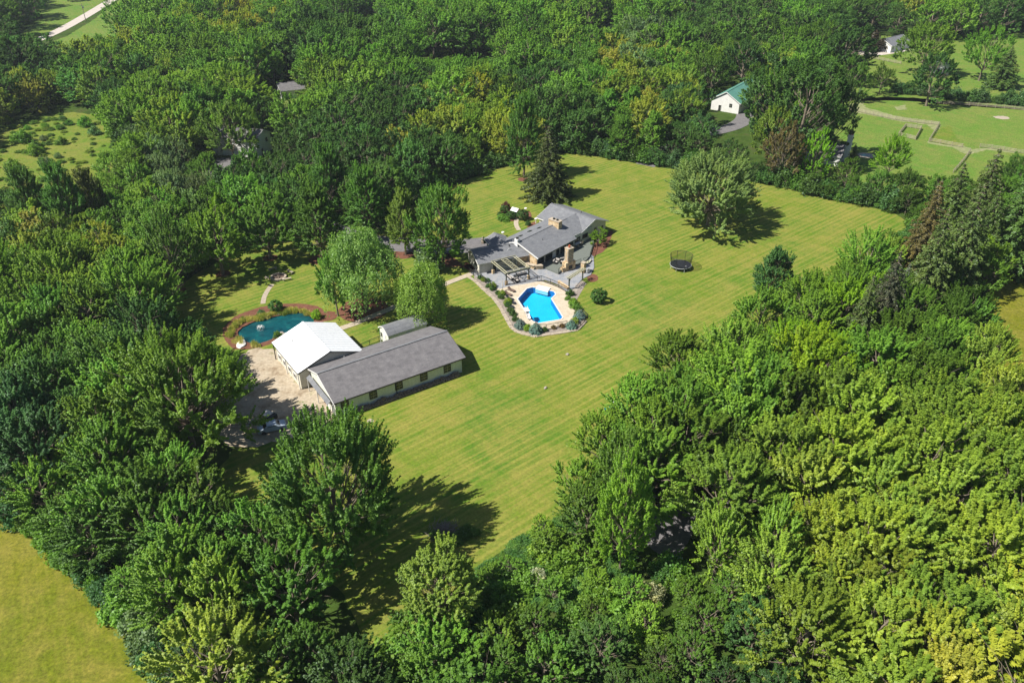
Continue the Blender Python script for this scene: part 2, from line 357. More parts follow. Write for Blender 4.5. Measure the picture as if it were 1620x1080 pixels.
RIGHTFIELD = wpoly([(1565, 450), (1620, 415), (1720, 380), (1800, 560), (1720, 680), (1540, 700), (1530, 640), (1580, 590), (1560, 500)], 1, 0.4, 1.5)
PADDOCK = wpoly([(1300, 175), (1340, 158), (1420, 152), (1520, 163), (1620, 172), (1760, 185), (1780, 260), (1600, 262), (1560, 300), (1500, 318), (1440, 315), (1360, 300), (1290, 270)], 1, 0.4, 2)
PARK = wpoly([(1325, 60), (1380, 52), (1410, 58), (1500, 70), (1620, 50), (1800, 40), (1800, 190), (1620, 174), (1500, 166), (1420, 158), (1340, 162), (1322, 100)], 1, 0.5, 3)
STRIPFIELD = wpoly([(1395, -30), (1425, -30), (1424, 20), (1414, 46), (1398, 46), (1404, 15)], 1)
ROADSIDE = wpoly([(20, 66), (60, 62), (110, 45), (172, -5), (190, -30), (40, -30), (55, 10), (70, 30), (40, 48)], 0)
TOPFIELD = wpoly([(1440, 6), (1700, 2), (1900, -60), (1430, -60)], 0)
YARD = wpoly([(378, 566), (398, 550), (440, 552), (470, 575), (500, 600), (520, 620), (535, 655), (527, 670), (500, 682), (470, 692), (430, 700), (380, 712), (330, 690), (335, 620)], 1, 0.35, 0.9)
COURT = wpoly([(1010, 812), (1045, 795), (1095, 790), (1150, 782), (1185, 795), (1130, 815), (1100, 835), (1085, 865), (1062, 886), (1030, 870), (1012, 845)], 2)

BIG = [Vector(p) for p in ((-1600, -300), (1600, -300), (1600, 3200), (-1600, 3200))]
PATIO = [W2(c1(*p)) for p in [(112, 600), (150, 560), (300, 520), (560, 480), (700, 470), (900, 400), (985, 480), (990, 560), (965, 610), (905, 640), (850, 700), (803, 738), (745, 690), (700, 668), (640, 650), (600, 655), (500, 675), (370, 695), (316, 712), (240, 675)]]
PDECK = smooth_poly([W2(c5(*p)) for p in [(350, 290), (430, 262), (560, 240), (700, 215), (850, 203), (900, 203), (1010, 238), (1110, 275), (1215, 340), (1235, 410), (1250, 470), (1275, 530), (1330, 590), (1318, 645), (1240, 695), (1100, 745), (950, 795), (860, 805), (700, 765), (640, 700), (590, 640), (540, 560), (500, 480), (440, 400), (370, 330)]], 1)
BED_PX = [c5(*p) for p in [(70, 150), (110, 200), (190, 290), (270, 370), (350, 455), (410, 540), (455, 620), (510, 715), (560, 790), (640, 818), (720, 838), (830, 862), (960, 842), (1100, 820), (1310, 785), (1380, 730), (1450, 650), (1395, 575), (1310, 450), (1400, 300), (1450, 210), (1380, 180), (1230, 300), (900, 170), (430, 230), (330, 270), (200, 150), (90, 100)]]
BED = [W2(p) for p in BED_PX]

sheet('ground', BIG, 0.0, M['floor'], [POOL, POND])
sheet('lawn', LAWN, 0.03, M['lawn'], [POOL, POND])
sheet('field', FIELD, 0.03, M['field'])
sheet('meadow', MEADOW, 0.03, M['meadow'])
sheet('field', RIGHTFIELD, 0.03, M['field'])
sheet('paddock_ground', PADDOCK, 0.03, M['paddock'])
sheet('grass_ground', PARK, 0.03, M['paddock'])
sheet('grass_ground', STRIPFIELD, 0.03, M['meadow'])
sheet('grass_ground', ROADSIDE, 0.03, M['paddock'])
sheet('grass_ground', wpoly([(60, 100), (66, 72), (120, 52), (200, -8), (250, -30), (232, 0), (205, 45), (160, 85), (120, 100)], 1, 0.5, 2), 0.03, M['paddock'])
sheet('grass_ground', TOPFIELD, 0.03, M['meadow'])
for (u, v, r_) in ((955, 52, 7), (575, 38, 7), (690, 12, 6), (1075, 205, 5), (470, 165, 6), (1165, 22, 5)):
    p = G(u, v); sheet('grass_ground', jag(disc(p.x, p.y, r_, 20, 1.4), 0.5, 1.5), 0.02, M['paddock'])
sheet('gravel_ground', YARD, 0.06, M['gravel'])
sheet('driveway', COURT, 0.06, M['asphalt'])
strip('driveway', [W2(p) for p in ((795, 384), (750, 388), (700, 392), (650, 388), (600, 386), (540, 372), (490, 350), (440, 345))], 7.5, 0.07, M['asphalt'])
strip('road', [W2(p) for p in ((20, 76), (55, 66), (100, 46), (150, 17), (190, -8), (260, -50))], 6.0, 0.06, M['drive'])
strip('driveway', [W2(p) for p in ((1340, 80), (1375, 86), (1405, 82), (1435, 76))], 8, 0.06, M['drive'])
strip('driveway', [W2(p) for p in ((240, 305), (300, 288), (350, 268), (360, 250))], 6, 0.06, M['asphalt'])
strip('driveway', [W2(p) for p in ((1020, 262), (1090, 215), (1150, 205), (1178, 192), (1180, 175))], 6, 0.06, M['asphalt'])
strip('path', [W2(p) for p in ((747, 433), (700, 451), (650, 475), (610, 492), (545, 519), (500, 530))], 1.5, 0.09, M['concrete'], smooth=1)
strip('path', [W2(c1(*p)) for p in ((455, 290), (436, 260), (432, 228), (445, 205))], 1.1, 0.07, M['concrete'])
strip('path', [W2(c6(*p)) for p in ((945, 470), (905, 520), (875, 580), (868, 630))], 1.0, 0.06, M['edging'])
# pond bank of mulch
MULCH = [c6(*p) for p in [(528, 850), (560, 800), (610, 755), (680, 712), (780, 680), (860, 652), (940, 648), (1040, 630), (1150, 628), (1270, 638), (1345, 660), (1388, 718), (1375, 775), (1300, 830), (1120, 890), (1000, 925), (930, 965), (830, 992), (740, 1008), (640, 1010), (590, 980), (545, 915)]]
sheet('mulch_ground', wpoly(MULCH, 2, 0.12, 0.8), 0.06, M['mulch'], [POND])
sheet('water', POND, -0.12, M['pondwater'])
for (u, v, r_) in ((353, 433, 1.6), (428, 408, 1.7), (505, 411, 2.4), (283, 460, 1.5), (518, 500, 2.0), (575, 490, 5.0), (640, 402, 2.5), (828, 284, 1.6), (1135, 356, 1.0)):
    p = G(u, v); sheet('mulch_ground', jag(disc(p.x, p.y, r_), 0.12, 0.8), 0.05, M['mulch'])
for pts in ([(700, 405), (680, 420), (690, 428), (720, 426), (745, 415), (752, 425), (752, 432), (738, 428), (728, 416), (712, 402)],
            [c1(*p) for p in ((300, 190), (320, 222), (360, 228), (425, 225), (460, 215), (520, 215), (545, 200), (540, 160), (490, 145), (400, 135), (330, 150))],
            [c1(*p) for p in ((510, 275), (545, 262), (580, 240), (575, 225), (540, 240), (512, 262))],
            [c1(*p) for p in ((975, 485), (1000, 470), (1060, 440), (1090, 400), (1120, 320), (1125, 290), (1060, 300), (1000, 380), (960, 440))],
            [c1(*p) for p in ((930, 640), (980, 665), (1022, 640), (1015, 610), (960, 595))],
            [c1(*p) for p in ((60, 535), (90, 570), (135, 580), (125, 540), (80, 510))],
            [c1(*p) for p in ((110, 375), (200, 385), (230, 370), (150, 360))]):
    sheet('mulch_ground', wpoly(pts, 2, 0.1, 0.8), 0.06, M['mulch'])
sheet('planting_ground', smooth_poly(BED, 1), 0.05, mottled('pebble_bed', [(0.16, 0.13, 0.11), (0.32, 0.28, 0.24)], 1.8, 0.95, 0.1, 5, 0.5, world=True), [POOL])
sheet('patio_floor', PATIO, 0.16, M['patio'])
# pool: a deck slab with an opening, liner walls, floor, water
dk = sheet('pool_deck_floor', PDECK, 0.15, M['pooldeck'], [POOL])
def ring_wall(name, P, z0, z1, mat, kind='structure'):
    m_ = MB(); k = len(P)
    for i in range(k):
        a, b = P[i], P[(i + 1) % k]; q = len(m_.v); m_.add([(a[0], a[1], z0), (b[0], b[1], z0), (b[0], b[1], z1), (a[0], a[1], z1)], [(0, 1, 2, 3)])
    o = m_.build(name, mat); o['kind'] = kind; return o
pc = sum(POOL, Vector((0, 0))) / len(POOL)
pool = thing('swimming_pool', 'angular blue swimming pool set in the tan deck behind the house', 'pool', (pc.x, pc.y, 0.15))
def loc2(P, c=pc): return [p - c for p in P]
m_ = MB()
PL = loc2(POOL)
for i in range(len(PL)):
    a, b = PL[i], PL[(i + 1) % len(PL)]; m_.add([(a.x, a.y, -1.55), (b.x, b.y, -1.55), (b.x, b.y, 0.0), (a.x, a.y, 0.0)], [(0, 1, 2, 3)])
m_.build('pool_wall', M['linerwall'], pool)
o = sheet('pool_floor', PL, -1.35, M['liner'], kind=None, parent=pool)
o = sheet('pool_water', PL, -0.16, M['poolwater'], kind=None, parent=pool)
m_ = MB()
for i in range(len(PL)):
    a, b = PL[i], PL[(i + 1) % len(PL)]; d = (b - a).normalized(); nn = Vector((d.y, -d.x))
    if nn.dot((a + b) / 2) < 0: nn = -nn
    q = [a - nn * 0.03, b - nn * 0.03, b + nn * 0.24, a + nn * 0.24]; m_.prism([tuple(t) for t in q], 0.004 + 0.001 * (i % 2), 0.05 + 0.003 * (i % 3))
m_.build('coping', M['cushion'], pool)
# pale steps at the top right of the pool and a slide at the lower left
m_ = MB(); s0 = W2(c5(925, 275), 0.15) - pc; a_ = math.atan2(*(W2(c5(1000, 300)) - W2(c5(862, 265))).yx)
for k in range(3): m_.box((s0.x, s0.y, -0.55 + 0.16 * k), (2.9, 1.9 - 0.5 * k, 0.9), a_)
m_.build('pool_step', M['white'], pool)
sp = G(*c5(735, 640), 0.15); sl_ = thing('pool_slide', 'white curved slide dropping into the near left edge of the pool', 'slide', (sp.x, sp.y, 0.15), R(-75))
m_ = MB(); pr = [(-1.5, 1.25), (-1.0, 1.2), (-0.4, 0.85), (0.3, 0.45), (0.9, 0.3)]
for i in range(4):
    (x0, z0), (x1, z1) = pr[i], pr[i + 1]; m_.bar((x0, 0, z0), (x1, 0, z1), 0.55, 0.05); m_.bar((x0, 0.29, z0 + 0.12), (x1, 0.29, z1 + 0.12), 0.05, 0.25); m_.bar((x0, -0.29, z0 + 0.12), (x1, -0.29, z1 + 0.12), 0.05, 0.25)
m_.build('slide_chute', M['white'], sl_)
for s in (-0.25, 0.25):
    m_ = MB(); m_.bar((-1.55, s, 0), (-1.5, s, 1.9), 0.05); m_.bar((-1.5, s, 1.9), (-1.0, s, 1.6), 0.05); m_.build('handrail', M['white'], sl_)
    m_ = MB(); m_.bar((0.2, s, 0), (0.2, s, 0.45), 0.06); m_.build('leg', M['white'], sl_)
for k in range(4): m_ = MB(); m_.bar((-1.55, -0.25, 0.3 + 0.28 * k), (-1.55, 0.25, 0.3 + 0.28 * k), 0.06); m_.build('rung', M['white'], sl_)
m_ = MB(); m_.box((-1.1, 0, 1.33), (1.6, 1.0, 0.05)); m_.build('platform', M['white'], sl_)

# stone edging round the pool garden: a low kerb
edge_px = [c5(*p) for p in [(10, 140), (105, 205), (200, 300), (315, 400), (385, 490), (440, 590), (490, 680), (535, 765), (600, 812), (700, 840), (830, 868), (960, 848), (1100, 828), (1320, 792), (1395, 735), (1462, 650)]]
P = [W2(p) for p in edge_px]; ed = thing('stone_edging', 'pale stone edging strip curving round the planted pool garden', 'garden edging', (P[8].x, P[8].y, 0.0))
m_ = MB(); dens = []
for i in range(len(P) - 1):
    k = max(2, round((P[i + 1] - P[i]).length / 0.9))
    for j in range(k): dens.append(P[i].lerp(P[i + 1], j / k))
for i in range(len(dens) - 1):
    a, b = dens[i], dens[i + 1]; d = b - a; c_ = (a + b) / 2 - P[8]; wdt = random.uniform(0.62, 0.85); hh = random.uniform(0.10, 0.17)
    mb = MB(); mb.box((0, 0, hh / 2 + 0.03), (d.length * 0.94, wdt, hh)); o = mb.build('stone', M['edging'], ed, (c_.x, c_.y, 0), math.atan2(d.y, d.x) + random.uniform(-0.05, 0.05))

# ------------------------------------------------------------------ buildings
def slab_quad(mb, a, b, c, d, t=0.12, mi=0):
    """a sloping slab whose top face is a, b, c, d"""
    A = [Vector(p) for p in (a, b, c, d)]; n_ = (A[1] - A[0]).cross(A[2] - A[0]).normalized()
    if n_.z < 0: A = A[::-1]; n_ = -n_
    B = [p - n_ * t for p in A]
    mb.add(A + B, [(0, 1, 2, 3), (7, 6, 5, 4), (0, 4, 5, 1), (1, 5, 6, 2), (2, 6, 7, 3), (3, 7, 4, 0)], mi)
def roof_plane(name, mat, root, x0, x1, y_eave, z_eave, y_ridge, z_ridge, t=0.14):
    """one slope as its own object, its local XY lying in the slope so that the courses run with the eave"""
    sgn = 1 if y_ridge > y_eave else -1
    rise = math.atan2(z_ridge - z_eave, abs(y_ridge - y_eave)); ln = math.hypot(z_ridge - z_eave, y_ridge - y_eave)
    mb = MB(); mb.box(((x1 - x0) / 2, ln / 2, -t / 2), (x1 - x0, ln, t))
    o = mb.build(name, mat, root)
    if sgn > 0: o.matrix_basis = Matrix.Translation((x0, y_eave, z_eave)) @ Matrix.Rotation(rise, 4, 'X')
    else: o.matrix_basis = Matrix.Translation((x1, y_eave, z_eave)) @ Matrix.Rotation(math.pi, 4, 'Z') @ Matrix.Rotation(rise, 4, 'X')
    return o
def window(root, x, y, z, ang, w_, h_, fm, bars=(1, 2), name='window', light=None):
    """ang: bearing of the outward normal in the root's frame; x, y on the wall face; z = sill"""
    fr_ = MB(); t = 0.11
    fr_.box((0, 0.03, h_ / 2), (w_, 0.04, h_))
    for s in (-1, 1): fr_.box((s * (w_ / 2 - t / 2), 0.075, h_ / 2), (t, 0.05, h_)); fr_.box((0, 0.078, h_ / 2 + s * (h_ / 2 - t / 2)), (w_ - 2 * t, 0.05, t))
    o = fr_.build(name, fm, root, (x, y, z), ang - math.pi / 2)
    g = MB(); g.box((0, 0.058, h_ / 2), (w_ - 2 * t - 0.01, 0.012, h_ - 2 * t - 0.01)); g.build('pane', M['glass'], o)
    if bars:
        b = MB()
        for i in range(1, bars[0] + 1): b.box((-w_ / 2 + w_ * i / (bars[0] + 1), 0.082, h_ / 2), (0.035, 0.03, h_ - 2 * t - 0.02))
        for i in range(1, bars[1] + 1): b.box((0, 0.087, h_ * i / (bars[1] + 1)), (w_ - 2 * t - 0.02, 0.03, 0.05))
        b.build('glazing_bar', light or M['lightbeam'], o)
    return o
def door(root, x, y, ang, w_, h_, mat, z=0.02):
    d = MB(); d.box((0, 0.05, h_ / 2), (w_, 0.07, h_)); o = d.build('door', mat, root, (x, y, z), ang - math.pi / 2)
    k = MB(); k.box((w_ * 0.36, 0.11, h_ * 0.48), (0.12, 0.06, 0.06)); k.build('handle', M['silver'], o)
    f = MB()
    for s in (-1, 1): f.box((s * (w_ / 2 + 0.05), 0.04, h_ / 2), (0.1, 0.10, h_))
    f.box((0, 0.04, h_ + 0.05), (w_ + 0.2, 0.10, 0.1)); f.build('door_frame', M['white'], o)
    return o
def gable_walls(name, mat, root, x0, x1, y0, y1, zb, ze, zr, yr=None):
    """closed body with a gable at both ends"""
    yr = (y0 + y1) / 2 if yr is None else yr
    mb = MB(); vs = [(x0, y0, zb), (x0, y1, zb), (x0, y1, ze), (x0, yr, zr), (x0, y0, ze), (x1, y0, zb), (x1, y1, zb), (x1, y1, ze), (x1, yr, zr), (x1, y0, ze)]
    mb.add(vs, [(0, 4, 3, 2, 1), (5, 6, 7, 8, 9), (0, 5, 9, 4), (1, 2, 7, 6), (4, 9, 8, 3), (3, 8, 7, 2)]); return mb.build(name, mat, root)
def gable_roof(root, mat, x0, x1, y0, y1, ze, zr, oh, og, t=0.14, fascia=None, name='roof', lift=0.0):
    yr = (y0 + y1) / 2; sl_ = (zr - ze) / (yr - y0); dz = oh * sl_; top = t / math.cos(math.atan(sl_)) + 0.01 + lift
    a = roof_plane(name, mat, root, x0 - og, x1 + og, y0 - oh, ze - dz + top, yr, zr + top, t)
    b = roof_plane(name, mat, root, x0 - og, x1 + og, y1 + oh, ze - dz + top, yr, zr + top, t)
    mb = MB(); mb.box(((x0 + x1) / 2, yr, zr + top + 0.015), (x1 - x0 + 2 * og, 0.34, 0.05)); mb.build('ridge_cap', mat, root)
    if fascia:
        for xe in (x0 - og - 0.025, x1 + og + 0.025):
            for ys in (y0 - oh, y1 + oh):
                mb = MB(); mb.bar((xe, ys, ze - dz + top - 0.10), (xe, yr, zr + top - 0.10), 0.04, 0.24); mb.build('fascia', fascia, root)
        for ys in (y0 - oh - 0.03, y1 + oh + 0.03):
            mb = MB(); mb.box(((x0 + x1) / 2, ys, ze - dz + top - 0.14), (x1 - x0 + 2 * og, 0.05, 0.2)); mb.build('fascia', fascia, root)
    return top

# long shingled barn
A_B = R(33.6); o_ = W2((528, 638.5), 3.25)
barn = thing('stable_building', 'long low building with dark shingle roof and five windows facing the lawn', 'building', (o_.x, o_.y, 0.0), A_B)
BL, BW, BE, BR = 24.8, 12.9, 3.25, 5.5
wx0, wx1, wy0, wy1 = 0.35, BL - 0.6, 0.55, BW - 0.5
gable_walls('wall', M['palegreen'], barn, wx0, wx1, wy0, wy1, 0, BE + 0.05, BR - 0.10, BW / 2)
roof_plane('roof', M['shingle_warm'], barn, 0, BL, 0, BE, BW / 2, BR); roof_plane('roof', M['shingle_warm'], barn, 0, BL, BW, BE, BW / 2, BR)
mb = MB(); mb.box((BL / 2, BW / 2, BR + 0.03), (BL, 0.4, 0.06)); mb.build('ridge_cap', M['shingle'], barn)
for ys, zz in ((-0.03, BE - 0.14), (BW + 0.03, BE - 0.14)):
    mb = MB(); mb.box((BL / 2, ys, zz), (BL, 0.06, 0.16)); mb.build('fascia', M['darktrim'], barn)
for xe, mt in ((-0.03, M['white']), (BL + 0.03, M['darktrim'])):
    for ys in (0.0, BW): mb = MB(); mb.bar((xe, ys, BE - 0.13), (xe, BW / 2, BR - 0.13), 0.05, 0.24); mb.build('fascia', mt, barn)
for u in (545.8, 590.6, 631.0, 670.4, 707.5):
    q = W2((u, 600 - (u - 600) * 0.32 + 20), 1.0)
    # the wall line parametrised by picture column: solve for the run along the wall
    lo, hi = 0.0, BL
    for _ in range(30):
        t_ = (lo + hi) / 2; wpt = Vector((o_.x + math.cos(A_B) * t_ - math.sin(A_B) * wy0, o_.y + math.sin(A_B) * t_ + math.cos(A_B) * wy0))
        if PX(wpt.x, wpt.y, 1.7)[0] < u: lo = t_
        else: hi = t_
    window(barn, t_, wy0, 1.15, R(-90), 1.4, 1.6, M['darktrim'], (1, 2))
bt = MB(); bt.box((0, 0, 1.55), (0.05, 0.03, 3.1)); btm = bt.mesh('batten', M['palegreen'])
for i in range(38): link('batten', btm, barn, (wx0 + 0.35 + i * 0.62, wy0 - 0.016, 0.03))
for x_ in (wx0 + 0.08, wx1 - 0.08): mb = MB(); mb.box((x_, wy0 - 0.03, 1.6), (0.16, 0.09, 3.1)); mb.build('corner_board', M['darktrim'] if x_ < 3 else M['palegreen'], barn)
mb = MB(); mb.tube([(11.35, wy0 - 0.1, 0.05), (11.35, wy0 - 0.1, 3.0), (11.35, -0.05, 3.12)], [0.07] * 3, 6); mb.build('downspout', M['darktrim'], barn)
# gable end on the yard: porch roof, doors, posts
mb = MB(); slab_quad(mb, (-0.05, 1.2, 3.05), (-0.05, 10.4, 3.05), (-0.75, 10.4, 2.65), (-0.75, 1.2, 2.65), 0.1); mb.build('porch_roof', M['shingle'], barn)
for y_, mt in ((1.6, M['darktrim']), (3.6, M['white']), (5.2, M['mulch']), (8.0, M['darktrim']), (10.9, M['darktrim'])): door(barn, wx0, y_, R(180), 1.0, 2.05, mt)
mb = MB(); mb.bar((-0.1, 0.15, 0), (-0.1, 0.15, 3.0), 0.12)
mb.build('post', M['white'], barn)
for y_ in (1.4, 5.8, 10.0): mb = MB(); mb.bar((-0.65, y_, 0), (-0.65, y_, 2.6), 0.12); mb.build('post', M['white'], barn)
for xx, yy in ((4.6, BW - 1.6),):
    mb = MB(); mb.tube([(6.2, BW - 3.2, 4.0), (6.2, BW - 3.2, 5.0)], [0.05, 0.05], 6); mb.build('vent_pipe', M['white'], barn)
mb = MB(); mb.tube([(14.2, BW - 0.9, 3.3), (14.2, BW - 0.9, 4.8)], [0.05, 0.05], 6); mb.build('vent_pipe', M['silver'], barn)
# concrete pad before a door, stones piled along the foot of the front wall
p = G(437 + 66, 646 - 4); st = thing('concrete_step', 'small pale concrete step on the gravel by the barn doors', 'step', (o_.x - 1.9 * math.cos(A_B) - 5.2 * math.sin(A_B), o_.y - 1.9 * math.sin(A_B) + 5.2 * math.cos(A_B), 0), A_B)
mb = MB(); mb.box((0, 0, 0.1), (1.3, 1.9, 0.14)); mb.build('slab', M['concrete'], st)
def rock_mesh(name, mat, r=0.5, seed=0, flat=0.7):
    bm = bmesh.new(); bmesh.ops.create_icosphere(bm, subdivisions=2, radius=r); rr = random.Random(seed); off = [Vector((rr.uniform(-1, 1), rr.uniform(-1, 1), rr.uniform(-1, 1))).normalized() for _ in range(7)]
    for v in bm.verts:
        d = v.co.normalized(); k = 1 + sum(0.16 * max(0, d.dot(o)) ** 3 * (1 if i % 2 else -1.4) for i, o in enumerate(off)) + rr.uniform(-0.06, 0.06)
        v.co = Vector((v.co.x * k, v.co.y * k, max(-r * 0.35, v.co.z * k * flat)))
    me = bpy.data.meshes.new(name); bm.to_mesh(me); bm.free(); me.materials.append(mat); return me
RK = [rock_mesh('rock', M['boulder'], 0.5, s, 0.65 + 0.1 * (s % 3)) for s in range(5)]
RKD = [rock_mesh('stone', mottled('brown_rubble', [(0.10, 0.075, 0.055), (0.26, 0.20, 0.16)], 2.0, 0.95, 0.1, 4, 0.5), 0.5, 20 + s, 0.8) for s in range(4)]
rub = thing('rubble_bank', 'bank of brown field stones heaped against the barn front wall', 'stone bank', (o_.x, o_.y, 0.0), A_B)
k = 0
for i in range(62):
    t_ = 4.0 + 19.2 * i / 61; hgt = 0.55 + 0.35 * math.sin(i * 0.55) * (0.6 + 0.4 * math.sin(i * 0.13))
    for row in range(2):
        s_ = random.uniform(0.55, 1.0) * (1.0 if row == 0 else 0.8)
        link('stone', RKD[(i + row) % 4], rub, (t_ + random.uniform(-0.15, 0.15), wy0 - 0.42 - 0.28 * (1 - row), 0.12 + row * hgt * 0.55), random.uniform(0, 6), (s_, s_ * 0.8, s_ * (0.8 + hgt * 0.7)))
for i, (u, v, s_) in enumerate(((520, 672, 1.3), (538, 662, 1.2), (529, 667, 0.7), (546, 659, 0.9), (511, 668, 0.7))):
    p = G(u, v); lb = ['big tan boulder on the gravel corner below the barn', 'tan boulder against the barn corner where lawn begins', 'small stone between the two boulders at the barn corner', 'low stone at the start of the barn front wall', 'small stone beside the big boulder on the gravel'][i]
    o = link('boulder', RK[i % 5], None, (p.x, p.y, 0.08), i * 1.3, (s_, s_ * 0.8, s_)); tag(o, lb, 'boulder')

# white-roofed barn
A_W = R(-55.2); ow = W2((478.4, 508.9), 5.8)
wb = thing('white_roofed_barn', 'pale barn with a broad white metal roof beside the pond', 'building', (ow.x, ow.y, 0.0), A_W)
WL, HW, WE, WR = 12.2, 6.2, 3.55, 5.8
roof_plane('roof', M['metalroof'], wb, 0, WL, -HW, WE, 0, WR, 0.08); roof_plane('roof', M['metalroof'], wb, 0, WL, HW, WE, 0, WR, 0.08)
gable_walls('wall', M['cream'], wb, 0.3, WL - 0.3, -HW + 0.4, HW - 0.4, 0, WE, WR - 0.12, 0.0)
mb = MB(); mb.box((WL / 2, 0, WR + 0.03), (WL, 0.35, 0.05)); mb.build('ridge_cap', M['metalroof'], wb)
sln = math.hypot(HW, WR - WE)
sm = MB(); sm.box((0, sln / 2, 0.02), (0.05, sln, 0.04)); smm = sm.mesh('roof_seam', M['metalroof'])
rise = math.atan2(WR - WE, HW)
for i in range(14):
    for s in (-1, 1):
        o = link('roof_seam', smm, wb)
        if s < 0: o.matrix_basis = Matrix.Translation((0.25 + i * 0.905, -HW, WE)) @ Matrix.Rotation(rise, 4, 'X')
        else: o.matrix_basis = Matrix.Translation((0.25 + i * 0.905, HW, WE)) @ Matrix.Rotation(math.pi, 4, 'Z') @ Matrix.Rotation(rise, 4, 'X')
for s in (-1, 1):
    mb = MB(); mb.box((WL / 2, s * (HW + 0.02), WE - 0.12), (WL, 0.05, 0.16)); mb.build('fascia', M['darktrim'], wb)
for xe in (-0.03, WL + 0.03):
    for s in (-1, 1): mb = MB(); mb.bar((xe, s * HW, WE - 0.12), (xe, 0, WR - 0.12), 0.05, 0.2); mb.build('fascia', M['white'] if xe < 0 else M['darktrim'], wb)
for x_ in (2.2, 4.6, 7.0, 9.4): window(wb, x_, -HW + 0.4, 0.9, R(-90), 1.3, 1.1, M['white'], (1, 0), light=M['white'])
for x_ in (0.35, 6.0, 11.9): mb = MB(); mb.bar((x_, -HW + 0.12, 0), (x_, -HW + 0.12, WE - 0.2), 0.14); mb.build('post', M['darktrim'] if x_ < 1 else M['white'], wb)
mb = MB(); mb.box((3.2, -HW * 0.55, WE + 1.12), (0.3, 0.3, 0.3)); mb.build('roof_vent', M['white'], wb)

# small shed behind
A_S = R(34); os_ = W2((613.9, 532.2), 2.6)
sh = thing('garden_shed', 'small white shed with grey curved roof behind the long barn', 'shed', (os_.x, os_.y, 0.0), A_S)
gable_walls('wall', M['palegreen'], sh, 0.15, 8.2, 0.25, 3.9, 0, 2.5, 3.4, 1.9)
prf = [(0, 2.6), (0.6, 3.05), (1.35, 3.45), (1.95, 3.62), (2.7, 3.45), (3.5, 3.1), (4.15, 2.6)]
for i in range(6):
    mb = MB(); (y0, z0), (y1, z1) = prf[i], prf[i + 1]; slab_quad(mb, (0, y0, z0), (8.4, y0, z0), (8.4, y1, z1), (0, y1, z1), 0.08); mb.build('roof', M['shingle'], sh)
mb = MB()
for i in range(6): (y0, z0), (y1, z1) = prf[i], prf[i + 1]; mb.bar((-0.04, y0, z0 - 0.1), (-0.04, y1, z1 - 0.1), 0.05, 0.2)
mb.build('fascia', M['white'], sh)
door(sh, 0.15, 1.9, R(180), 0.95, 2.0, M['white']); window(sh, 0.15, 3.2, 1.0, R(180), 0.6, 0.8, M['darktrim'], (1, 1)); window(sh, 4.2, 0.25, 1.1, R(-90), 1.0, 0.8, M['white'], (1, 0))

# the house: three wings in one building
hc = G(860, 372); house = thing('house', 'rambling grey shingled house with stone chimney beside the pool', 'house', (0, 0, 0))
def wing(pt, ang): # an Empty-free frame: returns a function putting children into a rotated frame
    e = Matrix.Translation((pt[0], pt[1], 0)) @ Matrix.Rotation(ang, 4, 'Z'); return e
def put(objs_before, e):
    for o in [o for o in house.children if o not in objs_before]: o.matrix_basis = e @ o.matrix_basis
# main wing
b4 = set(house.children); A_M = R(48.5); om = W2((818, 383), 5.0); e_main = wing(om, A_M); HM = 6.15
gable_walls('wall', M['cream'], house, 0.5, 21, -HM + 0.9, HM - 0.8, 0, 3.0, 4.72, 0.0)
roof_plane('roof', M['shingle'], house, 0, 13.9, -HM, 3.0, 0, 5.0); roof_plane('roof', M['shingle'], house, 13.9, 21, -HM + 1.0, 3.0 + 2.0 / HM, 0, 5.0); roof_plane('roof', M['shingle'], house, 0, 21.5, HM, 3.0, 0, 5.0)
mb = MB(); mb.box((9, 0, 5.02), (18, 0.34, 0.06)); mb.build('ridge_cap', M['shingle'], house)
for s in (-1, 1): mb = MB(); mb.bar((-0.04, s * HM, 2.86), (-0.04, 0, 4.86), 0.07, 0.3); mb.build('fascia', M['white'], house)
mb = MB(); mb.box((6.95, -HM - 0.03, 2.86), (13.9, 0.06, 0.2)); mb.build('fascia', M['greentrim'], house)
mb = MB(); mb.box((17.4, -HM + 0.97, 3.19), (7, 0.06, 0.2)); mb.build('fascia', M['white'], house)
for x_, w_ in ((2.0, 2.2), (4.8, 2.4), (8.0, 1.0), (10.0, 2.0)): window(house, x_, -HM + 0.9, 0.65, R(-90), w_, 1.9, M['darktrim'], (1, 0), light=M['darktrim'])
for x_ in (12.6, 15.3, 18.2): window(house, x_, -HM + 0.9, 1.4, R(-90), 2.0, 1.05, M['darktrim'], (1, 0), light=M['darktrim'])
mb = MB(); mb.box((6.6, -HM + 0.86, 1.6), (1.0, 0.1, 2.2)); mb.build('door', M['white'], house)
mb = MB(); mb.box((0.46, -HM + 1.9, 1.5), (0.12, 2.3, 2.9)); mb.build('stone_panel', M['stonepale'], house)
mb = MB(); mb.box((13.1, -0.3, 5.0), (1.3, 3.0, 2.2)); ch = mb.build('chimney', M['stonepale'], house)
mb = MB(); mb.box((13.1, -0.3, 6.15), (1.45, 3.15, 0.12)); mb.build('chimney_cap', M['concrete'], ch)
for k in range(2): mb = MB(); mb.tube([(13.1, -0.9 + 1.0 * k, 6.2), (13.1, -0.9 + 1.0 * k, 6.5)], [0.28, 0.28], 10); mb.build('flue', M['darktrim'], ch)
mb = MB(); mb.box((0.35, 0.25, 4.6), (0.9, 0.9, 2.0)); c2 = mb.build('chimney', M['white'], house)
mb = MB(); mb.tube([(0.35, 0.25, 5.6), (0.35, 0.25, 5.95)], [0.3, 0.3], 10); mb.build('flue', M['darktrim'], c2)
